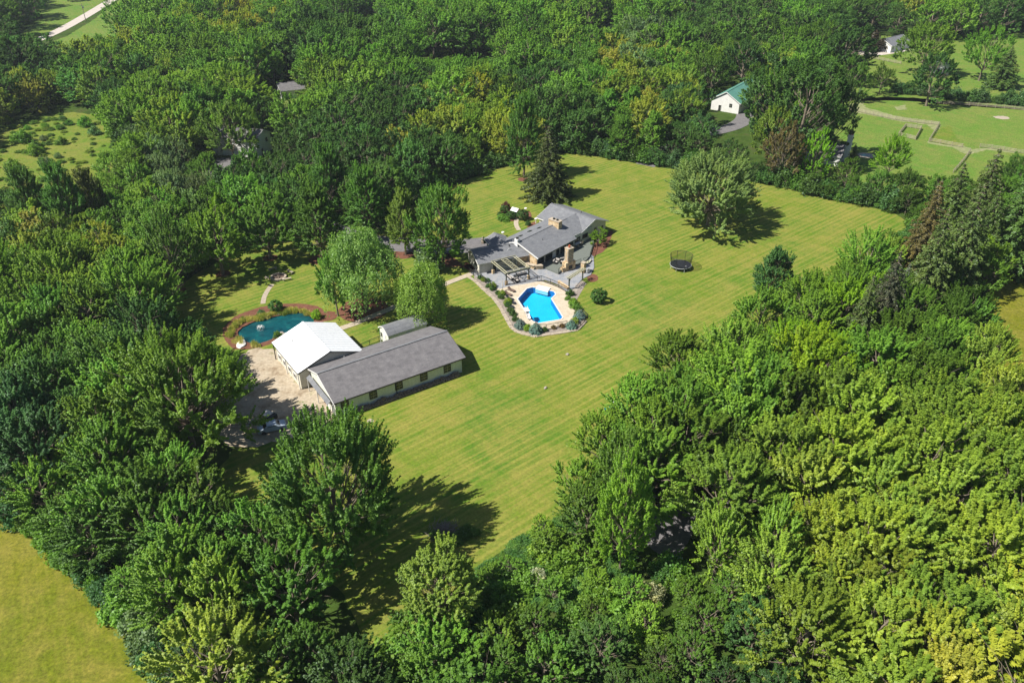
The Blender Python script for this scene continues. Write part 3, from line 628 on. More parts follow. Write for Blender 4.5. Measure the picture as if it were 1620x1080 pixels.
for x_, y_ in ((4.5, 2.9), (8.0, 3.1), (10.4, 2.3)):
    mb = MB(); mb.box((0, 0, 0), (1.0, 0.7, 0.1)); o = mb.build('skylight', M['glass'], house, (x_, y_, 5.0 - y_ * 2.0 / HM + 0.08)); o.rotation_euler = (-math.atan2(2, HM), 0, 0)
for x_, y_ in ((6.0, -2.4), (10, -3.6), (2.4, 1.6)): mb = MB(); mb.tube([(x_, y_, 4.0), (x_, y_, 5.2 - abs(y_) * 0.32)], [0.08, 0.08], 6); mb.build('vent_pipe', M['darktrim'], house)
put(b4, e_main)
# end wing, ridge running towards the lawn
b4 = set(house.children); A_E = R(-44.5); oe = W2((872.4, 321.4), 5.05); e_end = wing(oe, A_E)
gable_walls('wall', M['cream'], house, 0.6, 13.6, -4.9, 4.5, 0, 3.1, 4.75, 0.0)
gable_roof(house, M['shingle'], 0.6, 13.4, -4.6, 4.6, 3.1, 4.88, 0.75, 0.6, fascia=M['white'])
window(house, 13.6, 0.6, 0.5, 0.0, 0.8, 2.1, M['darktrim'], (0, 1)); window(house, 13.6, -2.6, 1.2, 0.0, 1.3, 1.1, M['darktrim'], (1, 1)); window(house, 13.6, 3.0, 1.2, 0.0, 1.0, 1.1, M['darktrim'], (1, 1))
window(house, 5, 4.5, 1.0, R(90), 1.4, 1.2, M['darktrim'], (1, 1)); window(house, 10, 4.5, 1.0, R(90), 1.4, 1.2, M['darktrim'], (1, 1))
mb = MB(); mb.tube([(8, 1.9, 4.0), (8, 1.9, 4.75)], [0.08, 0.08], 6); mb.build('vent_pipe', M['darktrim'], house)
put(b4, e_end)
# garage wing
b4 = set(house.children); A_G = R(22.5); og_ = W2((746.2, 396), 4.4); e_gar = wing(og_, A_G)
gable_walls('wall', M['cream'], house, 0.5, 14.5, -3.2, 3.9, 0, 2.8, 4.15, 0.0)
gable_roof(house, M['shingle'], 0.45, 14.0, -3.3, 3.3, 2.95, 4.22, 0.6, 0.5, fascia=M['white'])
window(house, 0.5, -1.2, 1.2, R(180), 1.2, 1.1, M['darktrim'], (1, 1)); window(house, 7.4, -3.2, 0.9, R(-90), 1.4, 1.3, M['darktrim'], (1, 1)); door(house, 4.0, -3.2, R(-90), 0.95, 2.05, M['darktrim'])
mb = MB(); mb.box((11.8, -3.27, 1.4), (4.6, 0.12, 2.75)); mb.build('stone_panel', M['stonepale'], house)
mb = MB(); mb.tube([(8.6, -0.7, 4.0), (8.6, -0.7, 4.55)], [0.12, 0.12], 8); mb.build('vent_pipe', M['darktrim'], house)
put(b4, e_gar)
# entrance gable at the back
b4 = set(house.children); e_sm = wing(W2((782, 367.8), 4.0), R(-67.5))
gable_walls('wall', M['cream'], house, 0.5, 8.5, -2.1, 2.1, 0, 2.8, 3.7, 0.0)
gable_roof(house, M['shingle'], 0.4, 9.0, -2.2, 2.2, 2.85, 3.85, 0.35, 0.4, fascia=M['white']); door(house, 0.5, 0, R(180), 2.6, 2.2, M['darktrim'])
put(b4, e_sm)
# ------------------------------------------------------------------ plants: prototypes
def nrm(a): return a / np.maximum(1e-9, np.linalg.norm(a, axis=-1, keepdims=True))
def leaf_quads(C, N, size, aspect=0.75, r=rng):
    """one bent quad per centre C with normals N"""
    k = len(C); t = nrm(np.cross(N, nrm(r.normal(size=(k, 3))))); b = np.cross(N, t)
    s = (size * r.uniform(0.7, 1.3, k))[:, None] if np.isscalar(size) else (size * r.uniform(0.75, 1.25, k))[:, None]
    fold = N * s * r.uniform(-0.25, 0.25, k)[:, None]
    v = np.stack([C - t * s * 0.5, C - b * s * 0.5 * aspect + fold, C + t * s * 0.5, C + b * s * 0.5 * aspect + fold], 1)
    return v.reshape(-1, 3)
def np_mesh(name, quads, tone, mats, extra=None):
    """quads: (4k, 3) leaf corners, tone per quad; extra: an MB for the wood, in the second slot"""
    k = len(quads) // 4; V = quads; F = np.arange(4 * k).reshape(-1, 4)
    me = bpy.data.meshes.new(name); nv = len(V); ev = []; ef = []
    if extra is not None and extra.v: ev = extra.v; ef = [tuple(i + nv for i in f) for f in extra.f]
    loops = F.ravel().tolist(); starts = (np.arange(k) * 4).tolist(); tot = [4] * k
    for f in ef: starts.append(len(loops)); tot.append(len(f)); loops += list(f)
    allv = np.vstack([V, np.array(ev)]) if len(ev) else V
    me.vertices.add(len(allv)); me.vertices.foreach_set('co', allv.astype(np.float32).ravel())
    me.loops.add(len(loops)); me.loops.foreach_set('vertex_index', loops)
    me.polygons.add(len(starts)); me.polygons.foreach_set('loop_start', starts)
    try: me.polygons.foreach_set('loop_total', tot)
    except Exception: pass
    for m_ in mats: me.materials.append(m_)
    if ef: me.polygons.foreach_set('material_index', [0] * k + [1] * len(ef))
    a = me.attributes.new('tone', 'FLOAT', 'FACE'); a.data.foreach_set('value', np.concatenate([tone, np.full(len(ef), 0.5)]).astype(np.float32))
    me.update(calc_edges=True); return me
class Proto:
    pass
def wood(H, lobes, tr, lean=0.0, r=rng, twigs=True, base=0.22):
    mb = MB(); top = H * 0.62
    pts = [(0, 0, -0.2), (lean * 0.3, 0, H * 0.15), (lean * 0.7, r.uniform(-.2, .2), H * 0.35), (lean, r.uniform(-.3, .3), top)]
    mb.tube(pts, [tr * 1.25, tr, tr * 0.75, tr * 0.35], 7)
    for c in lobes:
        z0 = min(top, max(H * base, c[2] - np.hypot(c[0], c[1]) * 0.9 - 0.5)); f = z0 / H
        a = np.array([lean * min(1, f * 1.6), 0, z0]); m1 = a + (c - a) * 0.5 + np.array([0, 0, -0.06 * H * 0.3]); 
        mb.tube([a, m1, c], [tr * 0.34, tr * 0.2, tr * 0.07], 5, cap=False)
        if twigs:
            for _ in range(2):
                e = c + r.normal(size=3) * 0.09 * H * np.array([1, 1, 0.7]) ; mb.tube([m1, (m1 + e) / 2 + [0, 0, 0.1], e], [tr * 0.13, tr * 0.08, tr * 0.03], 4, cap=False)
    return mb
def broad(seed, H=12.0, Rr=4.6, cb=0.22, nl=24, ns=12, nq=36, lr=0.30, ls=0.40, tip=(0.55, 1.05), top_sharp=0.0, droop=0.0, openess=0.0, trunk=0.26):
    """a deciduous crown: limbs carry lobes, lobes carry leafy shoots that end in tips"""
    nq = int(nq * 2.5); ls *= 0.63; cb *= 0.62
    r = np.random.default_rng(seed); cz = H * (cb + (1 - cb) * 0.5); hz = H * (1 - cb) * 0.5
    # lobe centres spread over the crown's shell, a few inside
    g = (np.arange(nl) + 0.5) / nl; ph = np.pi * (1 + 5 ** 0.5) * np.arange(nl) + r.uniform(0, 6)
    zz = 1 - 1.75 * g; rad = np.sqrt(np.maximum(0.05, 1 - zz ** 2)); k = r.uniform(0.62, 0.98, nl) 
    d = np.stack([np.cos(ph) * rad, np.sin(ph) * rad, zz], 1); d += r.normal(size=d.shape) * 0.10
    shape = 1 - top_sharp * np.clip(d[:, 2], 0, 1) * 0.55
    wob = 1 + 0.16 * np.sin(2 * ph + seed) 
    Lc = np.stack([d[:, 0] * Rr * k * shape * wob, d[:, 1] * Rr * k * shape * wob, cz + d[:, 2] * hz * k], 1)
    if openess: Lc = Lc[r.random(nl) > openess]
    n1 = len(Lc); lrad = lr * Rr * r.uniform(0.75, 1.35, n1)
    # shoots
    S = np.repeat(np.arange(n1), ns); u = nrm(r.normal(size=(n1 * ns, 3)) + np.array([0, 0, 0.35])); 
    out_ = nrm((Lc[S] - np.array([0, 0, cz * 0.72])) * np.array([1, 1, 0.8])); u = nrm(u + out_ * 0.55)
    Sc = Lc[S] + u * lrad[S][:, None] * r.uniform(0.55, 1.0, len(S))[:, None]
    Sc[:, 2] -= droop * np.linalg.norm(Sc[:, :2], axis=1) * 0.25
    ax = nrm(u * 0.6 + out_ * 0.5 + np.array([0, 0, 0.55 - droop])); ln = r.uniform(*tip, len(Sc)); tone = np.clip(r.normal(0.5, 0.24, len(Sc)) + 0.10 * r.normal(size=n1)[S], 0, 1)
    Q = np.repeat(np.arange(len(Sc)), nq); n = len(Q)
    t = r.uniform(-0.6, 1.0, n); wdt = (0.50 * (1.05 - np.clip(t, 0, 1) * 0.75))
    p = nrm(r.normal(size=(n, 3))) * (r.random(n) ** 0.45)[:, None]
    C = Sc[Q] + ax[Q] * (t * ln[Q])[:, None] + p * (wdt * 1.0 * lr * Rr * 0.42)[:, None]
    N = nrm(nrm(r.normal(size=(n, 3))) * 0.62 + ax[Q] * 0.30 + np.array([0, 0, 0.70]) + u[Q] * 0.30)
    q = leaf_quads(C, N, ls, 0.8, r); tn = np.clip(tone[Q] + r.normal(0, 0.10, n), 0, 1)
    P = Proto(); P.H = H; P.R = Rr
    P.crown = np_mesh('crown', q, tn, [M['leaf']]); wd = wood(H, Lc, trunk, r.uniform(-.4, .4), r); P.trunk = wd.mesh('trunk', M['bark'])
    kp = r.random(n) < 0.42; P.joint = np_mesh('tree', leaf_quads(C[kp], N[kp], ls * 1.42, 0.8, r), tn[kp], [M['leaf'], M['bark']], wd); return P
def willow(seed, H=11.0, Rr=6.0, nl=30, nst=34, nq=24, ls=0.27, drop=1.0):
    r = np.random.default_rng(seed); out = []; tn = []; lob = []
    for i in range(nl):
        a = i * 2.39996 + seed; f = math.sqrt((i + 0.5) / nl); rr_ = Rr * 0.82 * f * r.uniform(0.72, 1.18); top = H * (0.96 - 0.40 * f ** 2) * r.uniform(0.78, 1.05)
        c = np.array([rr_ * math.cos(a), rr_ * math.sin(a), top]); lob.append(c - [0, 0, 0.8]); lrd = Rr * 0.24
        d = nrm(r.normal(size=(nst, 3)) + [0.5 * math.cos(a) * f, 0.5 * math.sin(a) * f, 0.25]); s0 = c + d * lrd * r.uniform(0.5, 1, nst)[:, None] * [1, 1, 0.7]
        ln = r.uniform(1.2, 3.8, nst) * (0.55 + 0.65 * f) * drop; tone = np.clip(r.normal(0.5, 0.25, nst), 0, 1)
        Q = np.repeat(np.arange(nst), nq); t = r.random(len(Q)); hd = nrm(d * [1, 1, 0])
        C = s0[Q] + hd[Q] * (np.sqrt(t) * 0.7)[:, None] - np.array([0, 0, 1]) * (t ** 1.3 * ln[Q])[:, None] + r.normal(size=(len(Q), 3)) * 0.16
        C[:, 2] = np.maximum(C[:, 2], 0.25)
        N = nrm(r.normal(size=(len(Q), 3)) * [1, 1, 0.6] + hd[Q] * 0.6 + [0, 0, 0.85]); out.append(leaf_quads(C, N, ls, 0.7, r)); tn.append(np.clip(tone[Q] + r.normal(0, .1, len(Q)), 0, 1))
    P = Proto(); P.H = H; P.R = Rr; q = np.vstack(out); tn = np.concatenate(tn)
    P.crown = np_mesh('crown', q, tn, [M['leaf']]); wd = wood(H, np.array(lob), 0.42, 0.3, r, True, 0.14); P.trunk = wd.mesh('trunk', M['bark']); P.joint = np_mesh('tree', q, tn, [M['leaf'], M['bark']], wd); return P
def conifer(seed, H=14.0, Rr=3.4, nw=21, ls=0.26, droop=0.35, dens=1.0, cb=0.06):
    r = np.random.default_rng(seed); out = []; tn = []; mb = MB(); mb.tube([(0, 0, -.2), (0, 0, H * .5), (0, 0, H * .97)], [0.24, 0.15, 0.03], 7)
    for i in range(nw):
        f = i / (nw - 1); z = H * (cb + (0.955 - cb) * f ** 0.92); rr_ = Rr * (1 - f) ** 0.80 + 0.22; nb = int(6 + 6 * (1 - f))
        for b in range(nb):
            a = 2 * math.pi * (b + r.uniform(-.35, .35)) / nb + i * 1.1; ln = rr_ * r.uniform(0.72, 1.12); d = np.array([math.cos(a), math.sin(a), 0]); sd = np.array([-d[1], d[0], 0])
            k = max(16, int(120 * ln / 3.0 * dens)); t = r.random(k) ** 0.75; wdt = 0.42 * ln * (1 - t) * 0.55 + 0.10
            lat = r.uniform(-1, 1, k); C = d * (t * ln)[:, None] + sd * (lat * wdt)[:, None] + np.array([0, 0, 1]) * (z + 0.20 * t * ln - droop * (t ** 2) * ln - 0.10 * np.abs(lat) - r.uniform(0, 0.28, k))[:, None]
            N = nrm(r.normal(size=(k, 3)) * 0.55 + d * 0.35 + sd * (lat * 0.5)[:, None] + [0, 0, 0.8]); out.append(leaf_quads(C, N, ls * (0.8 + 0.5 * (1 - f)), 0.55, r))
            tn.append(np.clip(np.full(k, np.clip(r.normal(.45, .22), 0, 1)) + t * 0.25 - 0.1, 0, 1))
            if b % 2 == 0: mb.tube([(0, 0, z), tuple(d * ln * 0.8 + [0, 0, z + 0.1 * ln - droop * 0.6 * ln])], [0.05, 0.015], 4, cap=False)
    q = np.vstack(out); tn = np.concatenate(tn); P = Proto(); P.H = H; P.R = Rr; P.crown = np_mesh('crown', q, tn, [M['needle']]); P.trunk = mb.mesh('trunk', M['bark']); P.joint = np_mesh('tree', q, tn, [M['needle'], M['bark']], mb); return P
def bushy(seed, H=3.0, Rr=2.0, nc=60, nq=40, ls=0.28, smooth=False):
    r = np.random.default_rng(seed); d = nrm(r.normal(size=(nc, 3)) * [1, 1, 0.8] + [0, 0, 0.25]); d[:, 2] = np.abs(d[:, 2]) if not smooth else d[:, 2]
    if smooth: k = np.full(nc, 0.90)
    else: k = r.uniform(0.45, 1.0, nc)
    Sc = d * k[:, None] * [Rr, Rr, H * (0.80 if not smooth else 0.5)] + [0, 0, H * (0.10 if not smooth else 0.5)]
    tone = np.clip(r.normal(.5, .24 if not smooth else .12, nc), 0, 1); Q = np.repeat(np.arange(nc), nq); rad = (0.17 if not smooth else 0.13) * (Rr + H) / 1.6
    C = Sc[Q] + nrm(r.normal(size=(len(Q), 3))) * (r.random(len(Q)) ** 0.4 * rad)[:, None] + ([0, 0, 1] * (r.random((len(Q), 1)) * rad * (0.9 if not smooth else 0.1)))
    C[:, 2] = np.clip(C[:, 2], 0.03, None); N = nrm(r.normal(size=(len(Q), 3)) * 0.8 + d[Q] * 0.5 + [0, 0, 0.5])
    q = leaf_quads(C, N, ls, 0.8, r); tn = np.clip(tone[Q] + r.normal(0, .1, len(Q)), 0, 1); mb = MB()
    for i in range(0, nc, max(1, nc // 8)): mb.tube([(0, 0, -.05), tuple(Sc[i] * [.5, .5, .6]), tuple(Sc[i])], [0.06, 0.04, 0.015], 4, cap=False)
    P = Proto(); P.H = H; P.R = Rr; P.crown = np_mesh('foliage', q, tn, [M['leaf']]); P.trunk = mb.mesh('stem', M['bark']); P.joint = np_mesh('bush', q, tn, [M['leaf'], M['bark']], mb); return P

PR = {
 'b': [broad(1), broad(2, 12.5, 4.4, 0.20, 26, 12, 34), broad(3, 11.5, 4.9, 0.24, 22, 13, 38, 0.33), broad(4, 12, 4.5, 0.18, 28, 11, 34, 0.28, 0.38)],
 's': [broad(11, 13, 4.2, 0.22, 30, 10, 34, 0.25, 0.38, (0.9, 1.7), 0.5), broad(12, 13.5, 4.3, 0.20, 32, 10, 32, 0.24, 0.38, (0.9, 1.8), 0.4), broad(13, 12.5, 4.5, 0.26, 28, 10, 36, 0.26, 0.40, (0.8, 1.7), 0.6, openess=0.12), broad(14, 13, 4.4, 0.2, 34, 9, 32, 0.23, 0.38, (1.0, 1.9), 0.45, openess=0.15)],
 'o': [broad(21, 12, 5.2, 0.16, 34, 14, 30, 0.24, 0.36, (0.35, 0.7)), broad(22, 12.5, 5.0, 0.15, 36, 13, 30, 0.23, 0.34, (0.35, 0.7))],
 'm': [broad(55, 18, 6.0, 0.12, 84, 13, 24, 0.24, 0.40, (0.5, 1.1), 0.35), broad(57, 16, 6.2, 0.14, 72, 13, 26, 0.24, 0.40, (0.5, 1.1), 0.2)],
 'w': [willow(31), willow(32, 10, 5.2, 24), willow(35, 9.5, 6.4, 22, 46, drop=1.25)],
 'c': [conifer(41), conifer(42, 15, 3.1, 24), conifer(43, 13, 3.8, 19)],
 'p': [broad(51, 19, 4.2, 0.05, 80, 11, 26, 0.30, 0.38, (0.6, 1.3), 0.9), broad(52, 17, 4.2, 0.06, 72, 11, 26, 0.30, 0.38, (0.6, 1.2), 1.0)],
 'h': [bushy(61), bushy(62, 3.2, 1.9, 70, 36), bushy(63, 2.8, 2.2, 64, 38)],
 'r': [bushy(71, 1.0, 0.5, 60, 26, 0.10, True)],
 'n': [conifer(81, 1.6, 0.85, 10, 0.13, 0.15, 2.0, 0.02)],
 'a': [broad(91, 11, 5.6, 0.30, 32, 14, 32, 0.25, 0.34, (0.4, 0.8), trunk=0.2), broad(92, 11, 5.2, 0.28, 34, 13, 32, 0.24, 0.34, (0.4, 0.9), openess=0.08, trunk=0.2)],
 'g': [broad(95, 16, 9.0, 0.14, 84, 15, 38, 0.17, 0.40, (0.8, 1.9), 0.30, openess=0.08, trunk=0.40)],
}
for _k in PR:      # true reach of each crown
    for _P in PR[_k]:
        _c = np.empty(len(_P.crown.vertices) * 3, dtype=np.float32); _P.crown.vertices.foreach_get('co', _c); _c = _c.reshape(-1, 3)
        _P.Ha = float(np.percentile(_c[:, 2], 99.6)); _P.Ra = float(np.percentile(np.hypot(_c[:, 0], _c[:, 1]), 97))
T = {'YG': (0.245, 0.370, 0.045), 'YY': (0.300, 0.400, 0.045), 'MG': (0.174, 0.312, 0.036), 'G': (0.122, 0.248, 0.032), 'DG': (0.078, 0.165, 0.034), 'BG': (0.082, 0.180, 0.058),
     'Y': (0.228, 0.340, 0.036), 'W': (0.220, 0.350, 0.090), 'OS': (0.088, 0.138, 0.034), 'BR': (0.200, 0.145, 0.060), 'GR': (0.160, 0.245, 0.095), 'GG': (0.220, 0.41, 0.020), 'PU': (0.12, 0.035, 0.035), 'BS': (0.13, 0.22, 0.21), 'YL': (0.29, 0.38, 0.035)}
KIND = {'b': 'maple_tree', 's': 'maple_tree', 'o': 'oak_tree', 'w': 'willow_tree', 'c': 'spruce_tree', 'p': 'conical_tree', 'h': 'shrub', 'r': 'clipped_shrub', 'n': 'dwarf_spruce', 'a': 'locust_tree', 'g': 'maple_tree', 'm': 'maple_tree'}
def plant(typ, x, y, H, Rr, tint, label, group=None, variant=None, rz=None, jitter=0.12, name=None, cat=None, true=False):
    r = random; P = PR[typ][variant if variant is not None else r.randrange(len(PR[typ]))]
    root = thing(name or KIND[typ], label, cat or ('shrub' if typ in 'hrn' else 'tree'), (x, y, 0.0), rz if rz is not None else r.uniform(0, 6.28), group)
    sx = Rr / (P.Ra if true else P.R); sz = H / (P.Ha if true else P.H); root.scale = (sx, sx * r.uniform(.93, 1.07), sz)
    t = [c * (1 + r.uniform(-jitter, jitter)) for c in tint]
    c_ = link('foliage' if typ in 'hrn' else 'crown', P.crown, root); c_['tint'] = t
    s_ = link('stem' if typ in 'hrn' else 'trunk', P.trunk, root); return root
def tree_px(typ, u, v, vtop, width_px, tint, label, group=None, hmax=None, **k):
    p = G(u, v); H = top_height(u, v, vtop); H = min(H, hmax) if hmax else H
    return plant(typ, p.x, p.y, H, 1.05 * width_px / 2 / ppm(p.x, p.y, H * 0.55), T[tint] if isinstance(tint, str) else tint, label, group, true=True, **k), (p.x, p.y, width_px / 2 / ppm(p.x, p.y, H * .55))
# ------------------------------------------------------------------ the trees one can single out
TAKEN = []      # (x, y, r): ground already spoken for
def key(*a, **k):
    o, t = tree_px(*a, **k); TAKEN.append(t); return o
key('g', 540, 872, 668, 235, 'G', 'largest spreading maple at the lower left, its shadow falling on the lawn')
key('g', 305, 705, 540, 215, 'MG', 'broad spreading maple shading the gravel yard beside the white-roofed barn', rz=2.2)
key('m', 702, 421, 293, 88, 'G', 'round dark maple standing alone beside the garage end of the house')
key('p', 642, 403, 298, 58, 'MG', 'narrower upright maple left of the round maple by the house', variant=1)
key('w', 580, 492, 366, 132, 'W', 'large pale willow over the path behind the white-roofed barn')
key('b', 535, 500, 400, 62, 'MG', 'yellow-green maple tucked against the near left side of the large willow')
key('w', 668, 512, 420, 84, (0.25, 0.39, 0.075), 'smaller yellow-green willow beside the small white shed', variant=1)
key('h', 677, 426, 393, 52, 'GR', 'grey-green rounded shrub tree between the willows and the garage')
key('c', 866, 312, 203, 78, (0.06, 0.10, 0.026), 'dark spruce standing alone on the lawn behind the house', variant=2)
key('p', 829, 281, 146, 66, 'G', 'tall columnar green tree just behind the dark lawn spruce', variant=0)
key('g', 1120, 356, 246, 158, (0.25, 0.37, 0.125), 'pale spreading willow standing alone on the far lawn beyond the trampoline', name='willow_tree', rz=0.7)
key('p', 1216, 482, 392, 62, (0.10, 0.20, 0.060), 'dark upright tree at the lawn edge below the trampoline side', variant=1)
key('s', 1402, 287, 212, 54, 'GG', 'bright lime-green tree standing in the fenced paddock', variant=0)
key('o', 1258, 262, 98, 132, 'DG', 'tallest dark spreading tree beside the green-roofed building')
key('o', 1215, 235, 85, 105, 'DG', 'dark spreading tree directly right of the green roof')
key('b', 1308, 250, 112, 68, 'DG', 'dark tree casting its shadow on the paddock near the white chimney')
key('b', 1215, 262, 165, 70, 'MG', 'mid green tree in front of the green-roofed building')
key('o', 1232, 288, 192, 62, 'BR', 'brown-leaved tree in the hedge behind the far lawn')
key('b', 1282, 290, 205, 58, 'GG', 'bright green tree beside the white chimney house')
key('c', 1345, 268, 228, 26, 'OS', 'small olive conifer right of the white chimney')
for i, (u, v, vt, wd, tn) in enumerate(((1590, 430, 232, 100, 'OS'), (1528, 400, 240, 85, 'OS'), (1480, 410, 262, 80, 'OS'), (1440, 455, 290, 76, (0.11, 0.10, 0.035)), (1500, 470, 300, 90, 'OS'), (1450, 500, 335, 80, 'OS'), (1640, 440, 265, 80, 'OS'), (1380, 560, 402, 74, (0.06, 0.085, 0.04)), (1410, 520, 420, 50, (0.10, 0.14, 0.10)), (1540, 430, 300, 60, 'OS'), (1345, 580, 440, 62, 'OS'))):
    key('c', u, v, vt, wd, tn, ['tallest olive spruce at the right edge above the dry field', 'olive spruce second from the right edge', 'olive spruce at the left end of the tall spruce row', 'brownish spruce nearest the corner of the far lawn', 'wide olive spruce in front of the tall spruce row', 'olive spruce below the brownish one', 'olive spruce cut by the right edge of the photo', 'grey-green spruce among bright maples right of the lawn', 'pale blue-green spruce tip between maples right of the lawn', 'narrow olive spruce behind the dry field', 'low olive spruce in the maples right of the lawn'][i], 'spruces at the right end of the lawn')
key('p', 65, 382, 262, 62, 'G', 'leftmost of three dark pointed trees below the meadow')
key('p', 120, 385, 255, 62, 'G', 'middle and tallest of three dark pointed trees below the meadow')
key('p', 160, 372, 266, 50, (0.12, 0.16, 0.03), 'rightmost and palest of three pointed trees below the meadow')
key('a', 372, 258, 158, 92, 'MG', 'pale open tree in front of the white wall of the woodland house')
key('b', 330, 305, 240, 58, 'MG', 'yellow-green tree below the woodland house')
key('b', 402, 318, 232, 62, 'G', 'bright round tree in front of the woodland house driveway')
key('p', 582, 372, 262, 74, 'G', 'tall dark pointed tree above the large willow')
key('p', 527, 345, 225, 60, 'G', 'tall narrow tree standing over the trees left of the round maples')
key('p', 510, 412, 290, 84, 'G', 'upright maple with a mulch ring behind the fire pit')
key('b', 428, 409, 315, 92, 'G', 'maple over the mulch ring left of the fire pit', variant=1)
key('b', 353, 434, 318, 98, 'MG', 'broad maple over the leftmost mulch ring of the pond lawn')
key('b', 283, 462, 335, 84, 'G', 'maple at the left end of the pond lawn')
key('m', 980, 905, 712, 90, (0.235, 0.35, 0.035), 'yellowish maple between the lawn and the asphalt court')
key('b', 975, 820, 672, 92, 'G', 'dark green tree at the lawn edge above the asphalt court', variant=3)
key('m', 698, 990, 884, 140, (0.235, 0.35, 0.05), 'yellowish tree at the tip of the lawn below the brush pile')
key('b', 470, 985, 868, 150, 'G', 'rounded bright green tree below the largest spreading maple', variant=0)
key('b', 330, 845, 748, 120, 'G', 'rounded green tree by the small glade left of the spreading maple', variant=1)
key('a', 1548, 128, 42, 76, 'MG', 'open tree with a bare leaning trunk beyond the paddock')
key('c', 1582, 140, 75, 46, 'DG', 'dark cone-shaped tree right of the white outbuilding')
key('b', 1465, 168, 80, 72, 'DG', 'dark tree standing at the paddock fence')
key('b', 1390, 150, 100, 42, 'G', 'slim green tree left of the paddock fence tree')
key('b', 1345, 160, 92, 48, 'G', 'grey-green round tree between the spreading trees and paddock')
key('a', 1455, 118, 36, 92, 'MG', 'wide mid green tree between the white house and the outbuilding')
key('h', 1378, 80, 48, 40, (0.09, 0.07, 0.04), 'dull brown round tree beside the pale driveway')
key('b', 1448, 62, 28, 34, 'GR', 'grey-green thin tree in front of the white house')
key('a', 1290, 112, 34, 78, 'G', 'spreading green tree left of the pale driveway')
key('a', 1255, 105, 42, 62, 'MG', 'mid green spreading tree behind the dark spreading trees')
key('c', 1207, 55, -8, 42, 'OS', 'broad olive spruce near the top of the photo')
key('c', 1292, 45, -10, 30, 'BG', 'blue-green spruce near the top of the photo')
key('c', 1245, 48, -5, 32, 'BS', 'pale blue spruce near the top of the photo')
key('b', 1170, 140, 56, 72, 'DG', 'dark round tree above the green roof')
key('b', 30, 46, -30, 62, 'DG', 'large dark tree in the roadside lawn at the top left corner')
key('b', 5, 60, -10, 84, 'G', 'large green tree cut by the top left corner')
key('b', 108, 2, -40, 30, 'DG', 'tree on the roadside lawn at the top edge')
p_ = G(1070, 905); key('h', 1062, 905, 876, 50, 'G', 'round shrub below the asphalt court')
for i, (u, v, vt, wd, tn) in enumerate(((1128, 888, 782, 88, 'YG'), (1165, 800, 690, 100, 'YG'), (1210, 880, 772, 105, 'YG'))):
    key('s', u, v + 30, vt + 20, wd, tn, ['pale yellow-green maple overhanging the asphalt court', 'yellow-green maple above the asphalt court', 'yellow-green maple right of the asphalt court'][i])

